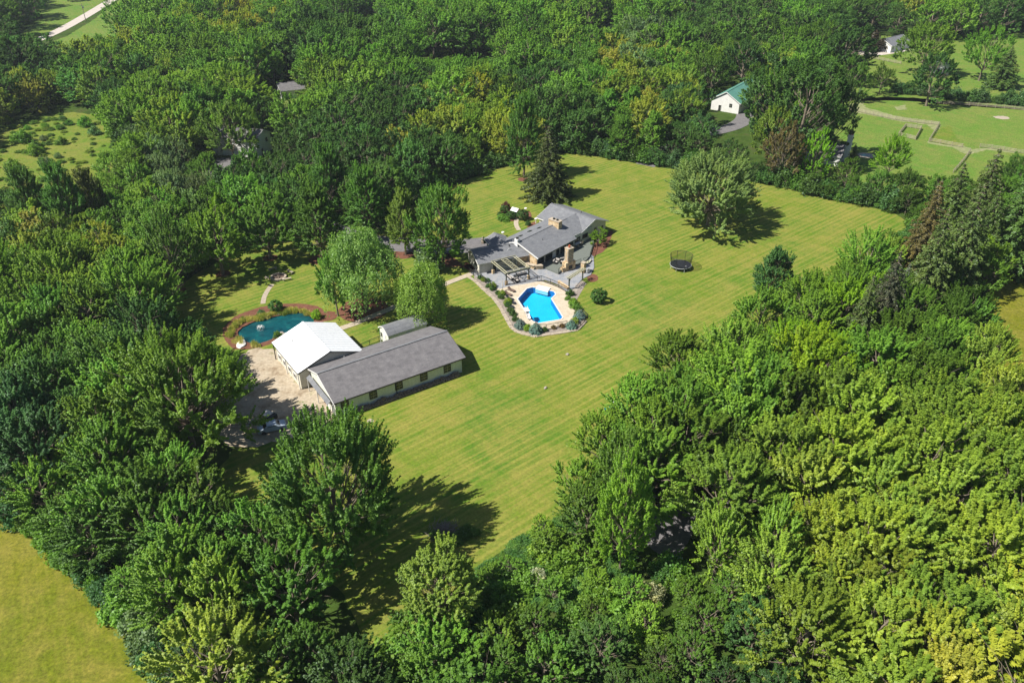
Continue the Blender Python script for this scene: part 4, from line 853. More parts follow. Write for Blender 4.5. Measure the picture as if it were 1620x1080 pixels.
# ------------------------------------------------------------------ the woods: where trees stand, and what they look like there
CTRL = [  # crown position in the photo, tint, height, type
 (1010, 650, 'MG', 11, 's'), (1070, 590, 'MG', 11, 's'), (1150, 545, 'MG', 12, 's'), (1240, 490, 'MG', 12, 's'), (1340, 400, 'MG', 12, 's'), (1290, 540, 'GG', 12, 's'), (1450, 600, 'MG', 12, 's'), (1560, 600, 'YG', 12, 's'), (1200, 660, 'MG', 13, 's'), (1110, 700, 'MG', 13, 's'),
 (1350, 700, 'YG', 13, 's'), (1500, 700, 'YG', 13, 's'), (1150, 820, 'YG', 12, 's'), (1300, 800, 'YG', 13, 's'), (1450, 800, 'YG', 13, 's'), (1600, 780, 'YG', 13, 's'), (1250, 900, 'YG', 11, 's'), (1400, 930, 'YY', 12, 's'), (1550, 950, 'YG', 12, 's'), (1600, 1060, 'YY', 12, 's'), (1420, 1060, 'YY', 11, 's'), (1340, 960, 'YG', 11, 's'), (1480, 1000, 'YG', 11, 's'), (1330, 870, 'YY', 11, 's'), (1600, 500, 'MG', 9, 'b'), (1500, 520, 'G', 11, 's'),
 (1540, 900, 'OS', 8, 'b'), (1130, 940, 'G', 6, 'o'), (1200, 1020, 'DG', 6, 'o'), (1300, 1040, 'GR', 6, 'o'), (1060, 1010, 'G', 6, 'o'), (950, 1040, 'DG', 6.5, 'o'), (850, 970, 'G', 4.5, 'b'), (1010, 930, 'MG', 4, 'b'), (920, 930, 'MG', 4, 'b'), (860, 1050, 'G', 6.5, 'b'), (760, 1040, 'MG', 7, 'b'), (640, 1050, 'G', 10, 'b'), (560, 1060, 'DG', 9, 'b'),
 (350, 830, 'G', 10, 'b'), (290, 900, 'MG', 10, 's'), (200, 800, 'G', 10, 's'), (150, 850, 'MG', 9, 's'), (110, 780, 'MG', 9, 's'), (250, 985, 'BG', 6, 'o'), (420, 1030, 'YG', 10, 's'), (330, 1050, 'YG', 10, 's'), (480, 1040, 'G', 9, 'b'),
 (50, 700, 'BG', 11, 's'), (150, 700, 'MG', 11, 's'), (50, 560, 'G', 12, 's'), (150, 530, 'MG', 12, 's'), (210, 430, 'MG', 12, 's'), (100, 460, 'MG', 12, 's'), (40, 440, 'MG', 12, 's'), (250, 460, 'MG', 12, 's'), (30, 630, 'DG', 12, 's'), (200, 620, 'G', 12, 's'), (190, 560, 'DG', 12, 's'), (300, 390, 'G', 11, 's'), (60, 400, 'YG', 10, 'b'), (160, 420, 'Y', 10, 'b'), (230, 340, 'G', 10, 'b'), (400, 350, 'G', 11, 'b'), (450, 330, 'G', 11, 'b'), (230, 300, 'MG', 9, 'b'), (20, 250, 'G', 9, 'b'), (20, 330, 'DG', 10, 'b'),
 (30, 100, 'DG', 12, 'o'), (60, 150, 'YG', 10, 'b'), (100, 100, 'DG', 12, 'o'), (110, 150, 'G', 11, 'o'), (160, 90, 'YG', 11, 'b'), (30, 190, 'DG', 12, 'o'), (140, 150, 'DG', 11, 'b'), (200, 60, 'G', 11, 'b'), (260, 70, 'MG', 12, 'b'), (300, 110, 'MG', 12, 'b'), (240, 200, 'MG', 12, 's'), (200, 250, 'MG', 11, 's'), (260, 260, 'GR', 9, 'b'), (340, 130, 'G', 13, 'b'), (300, 50, 'G', 13, 'b'), (385, 45, 'YL', 11, 'b'), (380, 120, 'MG', 13, 'b'), (430, 100, 'G', 13, 'b'), (480, 90, 'DG', 14, 'b'), (540, 60, 'DG', 14, 'b'), (490, 175, 'MG', 12, 'b'), (460, 270, 'DG', 11, 'o'), (500, 230, 'DG', 12, 'o'), (440, 230, 'DG', 11, 'o'), (560, 190, 'DG', 12, 'o'), (620, 180, 'DG', 12, 'o'), (560, 125, 'G', 13, 'b'), (620, 115, 'G', 13, 'b'), (700, 115, 'G', 13, 'b'), (660, 60, 'G', 14, 'b'), (600, 60, 'DG', 14, 'b'), (760, 70, 'G', 14, 'b'), (860, 60, 'G', 14, 'b'), (850, 110, 'G', 13, 'b'), (930, 110, 'G', 12, 'b'), (900, 85, 'DG', 12, 'b'),
 (695, 205, 'Y', 10, 'b'), (735, 185, 'MG', 10, 'b'), (640, 250, 'DG', 11, 'b'), (720, 240, 'DG', 9, 'b'), (790, 185, 'Y', 11, 'b'), (840, 150, 'DG', 12, 'o'), (955, 150, 'YG', 11, 'b'), (990, 125, 'Y', 11, 'b'), (1040, 140, 'YG', 11, 'b'), (930, 195, 'DG', 10, 'b'), (1000, 195, 'G', 11, 'p'), (1050, 200, 'DG', 10, 'b'), (1090, 190, 'BG', 11, 'o'), (1060, 235, 'DG', 6, 'o'), (950, 225, 'DG', 6, 'o'), (1120, 215, 'DG', 7, 'o'), (1010, 90, 'GR', 11, 'b'), (1050, 75, 'G', 12, 'b'), (1100, 60, 'DG', 12, 'o'), (1130, 100, 'MG', 10, 'b'), (1080, 120, 'G', 10, 'b'), (1160, 30, 'DG', 13, 'o'), (1330, 20, 'DG', 13, 'b'), (1380, 15, 'DG', 13, 'b'), (1250, 20, 'G', 12, 'b'), (1470, 30, 'MG', 13, 'b'), (1560, 20, 'DG', 13, 'o'), (1610, 90, 'G', 12, 'b'), (1000, 20, 'G', 13, 'b'), (900, 20, 'MG', 13, 'b'), (800, 20, 'G', 13, 'b'), (700, 15, 'MG', 12, 'b'), (620, 10, 'G', 12, 'b'), (480, 20, 'G', 13, 'b'), (550, 15, 'DG', 13, 'b'),
 (1210, 285, 'DG', 6, 'b'), (1260, 290, 'G', 6, 'b'), (1330, 295, 'G', 7, 'b'), (1380, 310, 'DG', 6, 'o'), (1450, 275, 'G', 8, 'b'), (1500, 290, 'G', 8, 'b'), (1560, 145, 'DG', 6, 'o'), (1500, 150, 'DG', 6, 'o'), (1600, 155, 'DG', 6, 'o')]
ROADGAP = wpoly([(60, 104), (60, 62), (110, 40), (190, -14), (250, -30), (232, 0), (205, 45), (160, 85), (120, 104)], 0)
OPEN = [ROADGAP, LAWN, FIELD, MEADOW, RIGHTFIELD, PADDOCK, PARK, STRIPFIELD, ROADSIDE, TOPFIELD, YARD, COURT]
def disc_hit(x, y, discs): return any((x - a) ** 2 + (y - b) ** 2 < (c * 0.95) ** 2 for a, b, c in discs)
roadline = [W2(p) for p in ((20, 76), (55, 66), (100, 46), (150, 17), (190, -8), (260, -50))]
def seg_d(x, y, a, b):
    p = Vector((x, y)); d = b - a; t = max(0, min(1, (p - a).dot(d) / d.dot(d))); return (p - a - d * t).length
drives = [[W2(p) for p in ((795, 384), (750, 388), (700, 392), (650, 388), (600, 386), (540, 372))], [W2(p) for p in ((300, 288), (350, 268), (360, 250))], [W2(p) for p in ((1150, 205), (1178, 192), (1180, 175))]]
houses_px = [(1160, 165, 11), (1440, 72, 14), (1508, 117, 8), (450, 150, 9), (405, 238, 13), (340, 232, 8), (1328, 250, 6), (1110, 160, 6), (1150, 128, 7), (1160, 190, 9), (1165, 205, 7), (1425, 98, 11), (455, 172, 8), (440, 187, 7), (400, 255, 9), (385, 272, 7), (1328, 264, 5), (1505, 132, 6), (90, 88, 12), (130, 70, 12), (170, 50, 14), (195, 28, 12), (60, 80, 10), (110, 110, 10), (150, 85, 10), (215, 45, 10), (1155, 225, 8), (1165, 245, 6), (600, 1010, 6), (605, 1060, 5), (560, 1000, 5), (400, 760, 6), (430, 790, 6), (380, 730, 5), (1600, 600, 8), (1600, 560, 8), (440, 205, 7), (405, 290, 8), (1420, 112, 11), (1508, 148, 7), (1355, 110, 8), (350, 265, 7), (100, 100, 16), (60, 100, 12), (150, 80, 16), (200, 50, 16), (230, 20, 12), (450, 175, 10), (430, 190, 8), (470, 185, 8), (420, 270, 8), (395, 262, 8), (955, 65, 9), (575, 50, 9), (690, 22, 8), (1150, 205, 9), (1130, 215, 8), (1150, 190, 12)]
HS = [(*W2((u, v)), r_) for u, v, r_ in houses_px]
spots = []
for row in range(400):
    Y = 50 + row * 0; break
Y = 48.0; row = 0
while Y < 600:
    sp_ = 5.7 if Y < 110 else (6.4 if Y < 200 else (7.6 if Y < 260 else (9.6 if Y < 350 else 11.5)))
    half = (810 + 120) / FPX * (Y * math.cos(_p) + CAM_H * math.sin(_p)) + 8
    X = -half + (row % 2) * sp_ / 2
    while X < half:
        x = X + random.uniform(-.32, .32) * sp_; y = Y + random.uniform(-.32, .32) * sp_; X += sp_
        if any(inpoly(x, y, P) for P in OPEN): continue
        if disc_hit(x, y, TAKEN) or disc_hit(x, y, HS): continue
        if min(seg_d(x, y, roadline[i], roadline[i + 1]) for i in range(5)) < 4.5: continue
        if any(seg_d(x, y, d[i], d[i + 1]) < 4.0 for d in drives for i in range(len(d) - 1)): continue
        u, v = PX(x, y, 7.0)
        if v > 1150 and (u < -60 or u > 1680): continue
        if not (-110 < u < 1740 and -60 < v < 1230): continue
        # nearest control point, with a little disorder at the seams
        uu = u + random.gauss(0, 24); vv = v + random.gauss(0, 20)
        c = min(CTRL, key=lambda q: (q[0] - uu) ** 2 + ((q[1] - vv) * 1.25) ** 2)
        spots.append((x, y, u, v, c))
    Y += sp_ * 0.87; row += 1
# openings through which ground, roads and roofs show: trees in front of them stay low
SEEN = [(62, 190, 62), (425, 468, 156), (380, 436, 244), (310, 345, 258), (1134, 1182, 184), (1400, 1448, 86), (1493, 1518, 120), (1030, 1100, 862), (390, 520, 694), (0, 150, 300), (560, 615, 985), (1322, 1336, 250), (1370, 1420, 98), (1578, 1625, 505), (765, 930, 905), (440, 500, 775), (745, 775, 98), (925, 965, 50), (690, 712, 98), (560, 590, 34), (1345, 1620, 140)]
trees = []
for x, y, u, v, c in spots:
    H = c[3] * random.uniform(0.76, 1.24) * (1.0 if y < 230 else (1.12 if y < 300 else 1.25)); typ = c[4]
    edge = min(min(seg_d(x, y, P[i], P[(i + 1) % len(P)]) for i in range(0, len(P), 2)) for P in (LAWN, FIELD, PADDOCK))
    if edge < 3.0: H *= 0.85 if u > 900 and v > 350 else 0.72
    if y > 230 and typ == 's': typ = random.choice('bo')
    if random.random() < 0.10 and typ in 'bo': typ = random.choice('bso')
    Rr = (0.40 if typ in 'bs' else 0.44) * H * random.uniform(0.88, 1.18) * (1.0 if y < 150 else (0.94 if y < 230 else 1.08))
    if typ == 'p': Rr *= 0.62
    bu, bv = PX(x, y, 0); pm = ppm(x, y, 3.0)
    for u0, u1, vb in SEEN:
        if u0 - Rr * pm * 0.9 < bu < u1 + Rr * pm * 0.9 and bv > vb and H * 1.12 * pm * 0.87 > bv - vb:
            Hn = max(2.6, (bv - vb) / (pm * 0.87 * 1.12)); Rr = max(1.8, Rr * max(0.45, Hn / H)); H = Hn
    Rr = max(Rr, 1.8); t = np.array(T[c[2]]) if isinstance(c[2], str) else np.array(c[2])
    j = max(.60, 1 + random.gauss(0, 0.23)); yl = max(-.10, min(.10, random.gauss(0, 0.06)))
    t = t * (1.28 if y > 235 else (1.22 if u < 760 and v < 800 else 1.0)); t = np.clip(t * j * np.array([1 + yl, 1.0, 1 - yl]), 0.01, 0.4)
    trees.append(dict(x=x, y=y, u=u, v=v, H=H, R=Rr, typ=typ, t=tuple(float(a) for a in t), k=c[2], size=ppm(x, y, H / 2) * Rr))
def shown(t): return -30 < t['u'] < 1650 and -12 < t['v'] < 1115
trees.sort(key=lambda t: -(t['size'] if shown(t) else 0))
NSOLO = 245
solo, mass = trees[:NSOLO], trees[NSOLO:]
HUE = {'YG': 'yellow-green', 'YY': 'pale yellow-green', 'MG': 'mid green', 'G': 'fresh green', 'DG': 'dark green', 'BG': 'bluish dark green', 'Y': 'yellowish', 'W': 'pale', 'OS': 'olive', 'BR': 'brownish', 'GR': 'grey-green', 'GG': 'bright green', 'YL': 'yellow'}
MARKS = [((982, 790), 'yellowish court maple'), ((1060, 840), 'asphalt court'), ((1216, 430), 'dark upright lawn tree'), ((1380, 480), 'grey-green spruce'), ((1590, 480), 'dry right-hand field'), ((530, 780), 'largest spreading maple'), ((470, 920), 'round bright tree'), ((320, 620), 'gravel yard maple'), ((330, 790), 'small glade'), ((30, 780), 'dry field top corner'), ((200, 950), 'dry field long side'), ((270, 1050), 'dry field lower tip'), ((700, 920), 'yellowish tree at lawn tip'), ((930, 830), 'weedy lawn bank'), ((283, 400), 'pond lawn left end'), ((110, 320), 'three pointed trees'), ((1600, 640), 'photo right edge'), ((1600, 1000), 'lower right corner'), ((1300, 1000), 'photo bottom edge, right of centre'), ((900, 1020), 'photo bottom edge centre'), ((20, 600), 'photo left edge'), ((520, 320), 'tall narrow tree'), ((1300, 700), 'middle of the right-hand woods'), ((150, 560), 'middle of the left-hand woods'), ((640, 230), 'house lawn back left corner'), ((1120, 560), 'lawn edge below trampoline'), ((400, 220), 'white woodland house'), ((80, 470), 'upper left-hand woods'), ((1480, 850), 'lower right-hand woods')]
cells = {}
for t in solo:
    mk = min(MARKS, key=lambda m_: (m_[0][0] - t['u']) ** 2 + (m_[0][1] - t['v']) ** 2); du, dv = t['u'] - mk[0][0], t['v'] - mk[0][1]
    rel = ('right of' if du > 0 else 'left of') if abs(du) > abs(dv) else ('below' if dv > 0 else 'above')
    if 'woods' in mk[1]: rel = 'in' if math.hypot(du, dv) < 90 else rel
    form = {'b': 'rounded tree', 's': 'spiky tree', 'o': 'dense tree', 'p': 'pointed tree', 'c': 'spruce', 'a': 'open tree'}[t['typ']]
    cells.setdefault(f"{HUE.get(t['k'], 'green')} {form}|{rel} the {mk[1]}", []).append(t)
ORD = ['leftmost', 'second', 'third', 'fourth', 'fifth', 'sixth', 'seventh', 'eighth', 'ninth', 'tenth', 'eleventh', 'twelfth']
for k_, ts in cells.items():
    a, b = k_.split('|'); ts.sort(key=lambda t: t['u'])
    for i, t in enumerate(ts):
        if len(ts) == 1: t['label'] = f'{a} in the woods {b}'
        elif i == 0: t['label'] = f'leftmost {a} {b}'
        elif i == len(ts) - 1: t['label'] = f'rightmost {a} {b}'
        elif i < 12: t['label'] = f'{ORD[i]} from left {a} {b}'
        else: t['label'] = f'{a} {b}'
def grp(t): return 'trees of the right-hand woods' if t['u'] > 880 and t['v'] > 330 else ('trees of the lower left woods' if t['v'] > 640 else ('trees of the upper left woods' if t['v'] > 300 else 'trees of the far woods'))
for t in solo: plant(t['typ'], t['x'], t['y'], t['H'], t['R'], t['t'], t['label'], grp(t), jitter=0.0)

for i_, (u_, v_, h_, t_) in enumerate(((655, 1010, 4.2, 'G'), (742, 1000, 4.0, 'DG'), (782, 968, 3.4, 'G'), (640, 1045, 4.6, 'MG'), (715, 1045, 4.6, 'G'), (805, 1000, 3.8, 'MG'), (770, 1030, 4.4, 'DG'), (1075, 925, 3.0, 'G'), (1045, 915, 2.8, 'DG'))):
    plant('h', *G(u_, v_).to_2d(), h_, h_ * .72, T[t_], ['fresh green shrub below left of the yellowish tree at the lawn tip', 'dark shrub just right of the yellowish tree at the lawn tip', 'shrub where the weedy bank meets the lawn tip', 'light shrub at the foot of the small glade', 'shrub directly below the yellowish tree at the lawn tip', 'light green shrub low on the weedy bank', 'dark shrub between the two light shrubs on the weedy bank', 'fresh green shrub in front of the pale blue car', 'dark shrub left of the pale blue car'][i_], 'shrubs below the lawn tip')
plant('h', *G(850, 925).to_2d(), 2.6, 1.5, (0.50, 0.56, 0.34), 'shrub covered in creamy white blossom on the weedy bank')
plant('h', *G(1030, 950).to_2d(), 2.6, 1.8, (0.40, 0.42, 0.22), 'pale cream-flecked shrub below the asphalt court')
# the rest of the woods, past the first three hundred: one mass of the same trees
PROTO_LIST = [P for k_ in 'bsopac' for P in PR[k_]]; PIDX = {}
_n = 0
for k_ in 'bsopac': PIDX[k_] = list(range(_n, _n + len(PR[k_]))); _n += len(PR[k_])
for P in PR['h']: PROTO_LIST.append(P)
PIDX['h'] = list(range(_n, _n + len(PR['h'])))
pcol = bpy.data.collections.new('plant_kinds')
for i, P in enumerate(PROTO_LIST):
    o = bpy.data.objects.new(f'kind_{i:02d}', P.joint); pcol.objects.link(o)
def instancer(name, items, label=None, cat=None):
    """items: (x, y, z, rot, sx, sy, sz, tint, index)"""
    me = bpy.data.meshes.new(name); me.from_pydata([(i[0], i[1], i[2]) for i in items], [], [])
    def at(nm, ty, vals, fld):
        a = me.attributes.new(nm, ty, 'POINT'); a.data.foreach_set(fld, np.array(vals, dtype=np.float32 if ty != 'INT' else np.int32).ravel())
    at('prot', 'FLOAT_VECTOR', [(0, 0, i[3]) for i in items], 'vector'); at('pscale', 'FLOAT_VECTOR', [(i[4], i[5], i[6]) for i in items], 'vector')
    at('tint', 'FLOAT_VECTOR', [i[7] for i in items], 'vector'); at('pidx', 'INT', [i[8] for i in items], 'value')
    o = link(name, me); ng = bpy.data.node_groups.new(name, 'GeometryNodeTree')
    ng.interface.new_socket('Geometry', in_out='INPUT', socket_type='NodeSocketGeometry'); ng.interface.new_socket('Geometry', in_out='OUTPUT', socket_type='NodeSocketGeometry')
    gi = ng.nodes.new('NodeGroupInput'); go = ng.nodes.new('NodeGroupOutput'); ip = ng.nodes.new('GeometryNodeInstanceOnPoints'); ci = ng.nodes.new('GeometryNodeCollectionInfo')
    ci.inputs['Collection'].default_value = pcol; ci.inputs['Separate Children'].default_value = True; ci.inputs['Reset Children'].default_value = True
    def na(nm, ty):
        a = ng.nodes.new('GeometryNodeInputNamedAttribute'); a.data_type = ty; a.inputs['Name'].default_value = nm; return [s for s in a.outputs if s.enabled and s.name == 'Attribute'][0]
    ng.links.new(gi.outputs[0], ip.inputs['Points']); ng.links.new(ci.outputs[0], ip.inputs['Instance']); ip.inputs['Pick Instance'].default_value = True
    ng.links.new(na('pidx', 'INT'), ip.inputs['Instance Index']); ng.links.new(na('prot', 'FLOAT_VECTOR'), ip.inputs['Rotation']); ng.links.new(na('pscale', 'FLOAT_VECTOR'), ip.inputs['Scale'])
    ng.links.new(ip.outputs[0], go.inputs[0]); md = o.modifiers.new('plants', 'NODES'); md.node_group = ng
    o['kind'] = 'stuff'
    if label: o['label'] = label
    if cat: o['category'] = cat
    return o
items = []
for t in mass:
    i = random.choice(PIDX[t['typ']]); P = PROTO_LIST[i]; s = t['R'] / P.R
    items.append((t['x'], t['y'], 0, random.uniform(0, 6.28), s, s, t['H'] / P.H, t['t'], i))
instancer('woodland', items, 'the remaining woodland trees spreading behind and around the estate', 'woodland')
# undergrowth: low brush filling the gaps under and along the woods
items = []
for t in trees:
    for _ in range(2 if t['y'] < 260 else 1):
        a = random.uniform(0, 6.28); d = random.uniform(1.5, 4.2); x, y = t['x'] + d * math.cos(a), t['y'] + d * math.sin(a)
        if any(inpoly(x, y, P) for P in OPEN) or disc_hit(x, y, HS): continue
        if any(seg_d(x, y, dd[i], dd[i + 1]) < 3.6 for dd in drives for i in range(len(dd) - 1)) or min(seg_d(x, y, roadline[i], roadline[i + 1]) for i in range(5)) < 3.6: continue
        i = random.choice(PIDX['h']); h = random.uniform(1.6, 3.4); tt = np.array(t['t']) * random.uniform(0.7, 0.95)
        items.append((x, y, 0, random.uniform(0, 6.28), h / 2.4, h / 2.4, h / 3.0, tuple(tt), i))
# the weedy bank below the lawn
BANK = wpoly([(735, 930), (770, 895), (835, 850), (880, 822), (940, 790), (965, 800), (1000, 870), (1010, 930), (960, 960), (880, 960), (800, 985), (740, 975)], 1)
x0, x1 = min(p.x for p in BANK), max(p.x for p in BANK); y0, y1 = min(p.y for p in BANK), max(p.y for p in BANK)
for _ in range(1100):
    x, y = random.uniform(x0, x1), random.uniform(y0, y1)
    if not inpoly(x, y, BANK) or inpoly(x, y, COURT): continue
    i = random.choice(PIDX['h']); h = random.uniform(0.45, 1.1); far = inpoly(x, y, LAWN)
    items.append((x, y, 0, random.uniform(0, 6.28), h / 1.9, h / 1.9, h / 3.0, random.choice([(0.09, 0.22, 0.05), (0.11, 0.24, 0.05), (0.14, 0.27, 0.04), (0.08, 0.18, 0.045)]), i))
for _ in range(260):
    u, v = random.uniform(-10, 178), random.uniform(180, 340); q = G(u, v)
    if not inpoly(q.x, q.y, MEADOW): continue
    i = random.choice(PIDX['h']); h = random.uniform(0.25, 1.1) ** 1.3; items.append((q.x, q.y, 0, random.uniform(0, 6.28), h / 1.5, h / 1.5, h / 3.0, random.choice([(0.13, 0.24, 0.03), (0.19, 0.27, 0.03), (0.10, 0.19, 0.03)]), i))
instancer('undergrowth', items, 'low brush and weeds filling the woodland edges and the bank below the lawn', 'undergrowth')
# shrubs one can count: hedge behind the lawn, hedge along the dry field, bushes in the meadow and on the paddock side
def hedge(px, step, h, tints, lab, group, typ='h', off=0.0):
    P = [W2(p) for p in px]; acc = 0; pts = []
    for i in range(len(P) - 1):
        d = P[i + 1] - P[i]; n_ = max(1, round(d.length / step))
        for j in range(n_): pts.append(P[i] + d * (j + random.uniform(-.2, .2)) / n_)
    for i, q in enumerate(pts):
        hh = h * random.uniform(.75, 1.25); plant(typ, q.x + random.uniform(-.5, .5), q.y + random.uniform(-.6, .6) + off, hh, hh * random.uniform(0.62, 0.8), T[random.choice(tints)], lab(i, len(pts)), group)
nth = lambda i: ['first', 'second', 'third', 'fourth', 'fifth', 'sixth', 'seventh', 'eighth', 'ninth', 'tenth'][i] if i < 10 else f'{i + 1}th' if i + 1 not in (21, 22, 23, 31, 32, 33, 41, 42, 43) else {21: '21st', 22: '22nd', 23: '23rd', 31: '31st', 32: '32nd', 33: '33rd', 41: '41st', 42: '42nd', 43: '43rd'}[i + 1]
hedge([(880, 240), (925, 243), (985, 252), (1040, 262), (1090, 268), (1140, 276), (1190, 286), (1240, 294), (1290, 308), (1340, 318), (1400, 329), (1435, 340)], 4.2, 4.6, ['DG', 'DG', 'G', 'BG'], lambda i, n: f'{nth(i)} shrub from the left in the hedge behind the far lawn', 'hedge shrubs behind the far lawn', off=1.0)
hedge([(-20, 790), (30, 818), (75, 852), (125, 895), (190, 957), (235, 1015), (268, 1075)], 2.6, 2.9, ['BG', 'BG', 'G', 'GR'], lambda i, n: f'{nth(i)} shrub from the left along the dry field edge', 'shrubs along the dry field')
hedge([(1425, 150), (1480, 156), (1540, 164), (1620, 170), (1660, 174)], 4.0, 4.2, ['DG', 'BG', 'DG'], lambda i, n: f'{nth(i)} dark shrub from the left behind the paddock rail fence', 'shrubs behind the paddock fence', off=3.0)
hedge([(660, 312), (705, 294), (755, 276), (800, 261), (828, 252)], 4.6, 4.4, ['DG', 'G', 'DG'], lambda i, n: f'{nth(i)} shrub from the left along the back left lawn edge', 'shrubs along the back left lawn', off=1.5)
mw = [(35, 225, 4), (58, 245, 3.2), (72, 262, 2.6), (95, 205, 1.6), (72, 203, 1.8), (70, 222, 1.8), (98, 228, 2.4), (135, 200, 3.2), (150, 213, 2.6), (110, 198, 1.8), (45, 205, 1.6), (100, 190, 1.4), (60, 238, 3.0), (22, 268, 3.2), (92, 250, 1.6)]
for i, (u, v, h) in enumerate(mw):
    p = G(u, v); plant('h', p.x, p.y, h, h * 0.75, T[['G', 'MG', 'GR'][i % 3]], f'{nth(i)} bush on the sunlit meadow at upper left, counted from the {"left" if False else "list"}' if False else ['large dark bush at the left of the meadow', 'dark bush below the large meadow bush', 'bush at the lower end of the meadow', 'small bush at the top of the meadow', 'small bush left of the meadow top', 'low round bush in the middle of the meadow', 'round bush right of the meadow middle', 'dark bush at the right border of the meadow', 'bush under the right border of the meadow', 'tiny bush near the upper right of the meadow', 'pale tiny bush at the upper left of the meadow', 'smallest bush on the upper rim of the meadow', 'spreading bush between the two large meadow bushes', 'bush at the lower left rim of the meadow', 'small bush low on the right of the meadow'][i], 'bushes dotted over the meadow')
# ------------------------------------------------------------------ terrace, pergola, fireplace, furniture
def at(px, z=0.0): p = G(px[0], px[1], z); return (p.x, p.y, z)
# raised timber deck along the main wing
dpoly = [W2(c1(*p), 0.55) for p in [(560, 560), (622, 545), (735, 592), (775, 560), (850, 540), (930, 505), (960, 470), (985, 375), (985, 325), (930, 300), (780, 420), (640, 500)]]
dc = sum(dpoly, Vector((0, 0))) / len(dpoly)
deck = thing('timber_deck', 'raised grey-green timber deck along the main wing of the house', 'deck', (dc.x, dc.y, 0.0))
mb = MB(); mb.prism([(p.x - dc.x, p.y - dc.y) for p in dpoly], 0.17, 0.55); mb.build('deck_floor', M['deckboard'], deck)
def railing(root, pts, z0, h, off, mat, posts=1.6, bal=0.35, solid=False):
    for i in range(len(pts) - 1):
        a, b = Vector(pts[i]) - off, Vector(pts[i + 1]) - off; d = b - a; n_ = max(1, round(d.length / posts))
        mb = MB(); mb.bar((a.x, a.y, z0 + h), (b.x, b.y, z0 + h), 0.09, 0.06); mb.build('rail', mat, root)
        mb = MB(); mb.bar((a.x, a.y, z0 + 0.12), (b.x, b.y, z0 + 0.12), 0.05, 0.05); mb.build('rail', mat, root)
        for j in range(n_ + (1 if i == len(pts) - 2 else 0)):
            q = a + d * j / n_; mb = MB(); mb.box((q.x, q.y, z0 + h / 2), (0.1, 0.1, h)); mb.build('post', mat, root)
        mb = MB(); k = int(d.length / bal)
        for j in range(1, k): q = a + d * j / k; mb.box((q.x, q.y, z0 + h / 2), (0.025, 0.025, h - 0.1))
        if mb.v: o = mb.build('baluster', mat, root); o['kind'] = 'stuff'
railing(deck, [W2(c1(*p), 0.55) for p in [(735, 592), (770, 562)]], 0.55, 0.95, dc, M['greentrim'])
railing(deck, [W2(c1(*p), 0.55) for p in [(850, 540), (895, 520)]], 0.55, 0.95, dc, M['greentrim'])
railing(deck, [W2(c1(*p), 0.55) for p in [(960, 478), (985, 400), (990, 325)]], 0.55, 0.95, dc, M['greentrim'])
stp = thing('deck_steps', 'dark timber steps from the deck down to the round patio', 'steps', at(c1(930, 520)), R(-25))
for k in range(4): mb = MB(); mb.box((0.25 - 0.34 * k + 0.6, -0.3 * k, 0.50 - 0.12 * k), (0.36, 2.0, 0.06), R(0)); o = mb.build('tread', M['lightbeam'], stp, (0, 0, 0)); 
for s in (-1, 1): mb = MB(); mb.bar((1.0, s * 1.05, 1.35), (-0.6, s * 1.05 - 0.9, 0.95), 0.07); mb.bar((1.0, s * 1.05, 0), (1.0, s * 1.05, 1.35), 0.08); mb.bar((-0.6, s * 1.05 - .9, 0), (-0.6, s * 1.05 - .9, 0.95), 0.08); mb.build('handrail', M['greentrim'], stp)
# pergola
pa, pb, pc_, pd = [G(*c1(*p), 2.8).to_2d() for p in ((262, 515), (440, 475), (530, 560), (352, 605))]
po = (pa + pb + pc_ + pd) / 4; ang = math.atan2(*(pc_ - pd).yx); PLn, PW = (pc_ - pd).length, (pa - pd).length
perg = thing('pergola', 'dark green timber pergola with pale lattice top over the patio seats', 'pergola', (po.x, po.y, 0.16), ang)
for sx in (-1, 1):
    for sy in (-1, 1):
        mb = MB(); mb.box((sx * (PLn / 2 - 0.3), sy * (PW / 2 - 0.3), 1.32), (0.2, 0.2, 2.64)); o = mb.build('post', M['greentrim'], perg)
        mb = MB(); mb.box((sx * (PLn / 2 - 0.3), sy * (PW / 2 - 0.3), 0.45), (0.5, 0.5, 0.9)); mb.build('post_base', M['stonepale'], o)
for sy in (-1, 1): mb = MB(); mb.box((0, sy * (PW / 2 - 0.3), 2.55), (PLn, 0.12, 0.24)); mb.build('beam', M['greentrim'], perg)
for s in (-1, 1):
    for k in (0.0, 0.55): mb = MB(); mb.box((s * (PLn / 2 - 0.06 - k), 0, 2.76), (0.12, PW, 0.16)); mb.build('beam', M['lightbeam'], perg)
    mb = MB(); mb.box((0, s * (PW / 2 - 0.06), 2.93), (PLn, 0.12, 0.14)); mb.build('beam', M['lightbeam'], perg)
sb = MB(); sb.box((0, 0, 0), (1.75, 0.07, 0.14)); sbm = sb.mesh('slat', M['greentrim'])
for s in (-1, 1):
    for j in range(9): link('slat', sbm, perg, (s * 1.55, -PW / 2 + 0.55 + j * (PW - 1.1) / 8, 2.77))
for s in (-0.62, 0.62): mb = MB(); mb.box((s, 0, 2.93 - 0.12), (0.09, PW - 0.3, 0.1)); mb.build('lattice_bar', M['lightbeam'], perg)
for j in range(8):
    y_ = -PW / 2 + 0.6 + j * (PW - 1.2) / 7
    for q in (-1, 1): mb = MB(); mb.bar((-0.6, y_ - 0.33 * q, 2.90), (0.6, y_ + 0.33 * q, 2.90 + 0.004 * q), 0.07, 0.05); mb.build('lattice_bar', M['lightbeam'], perg)
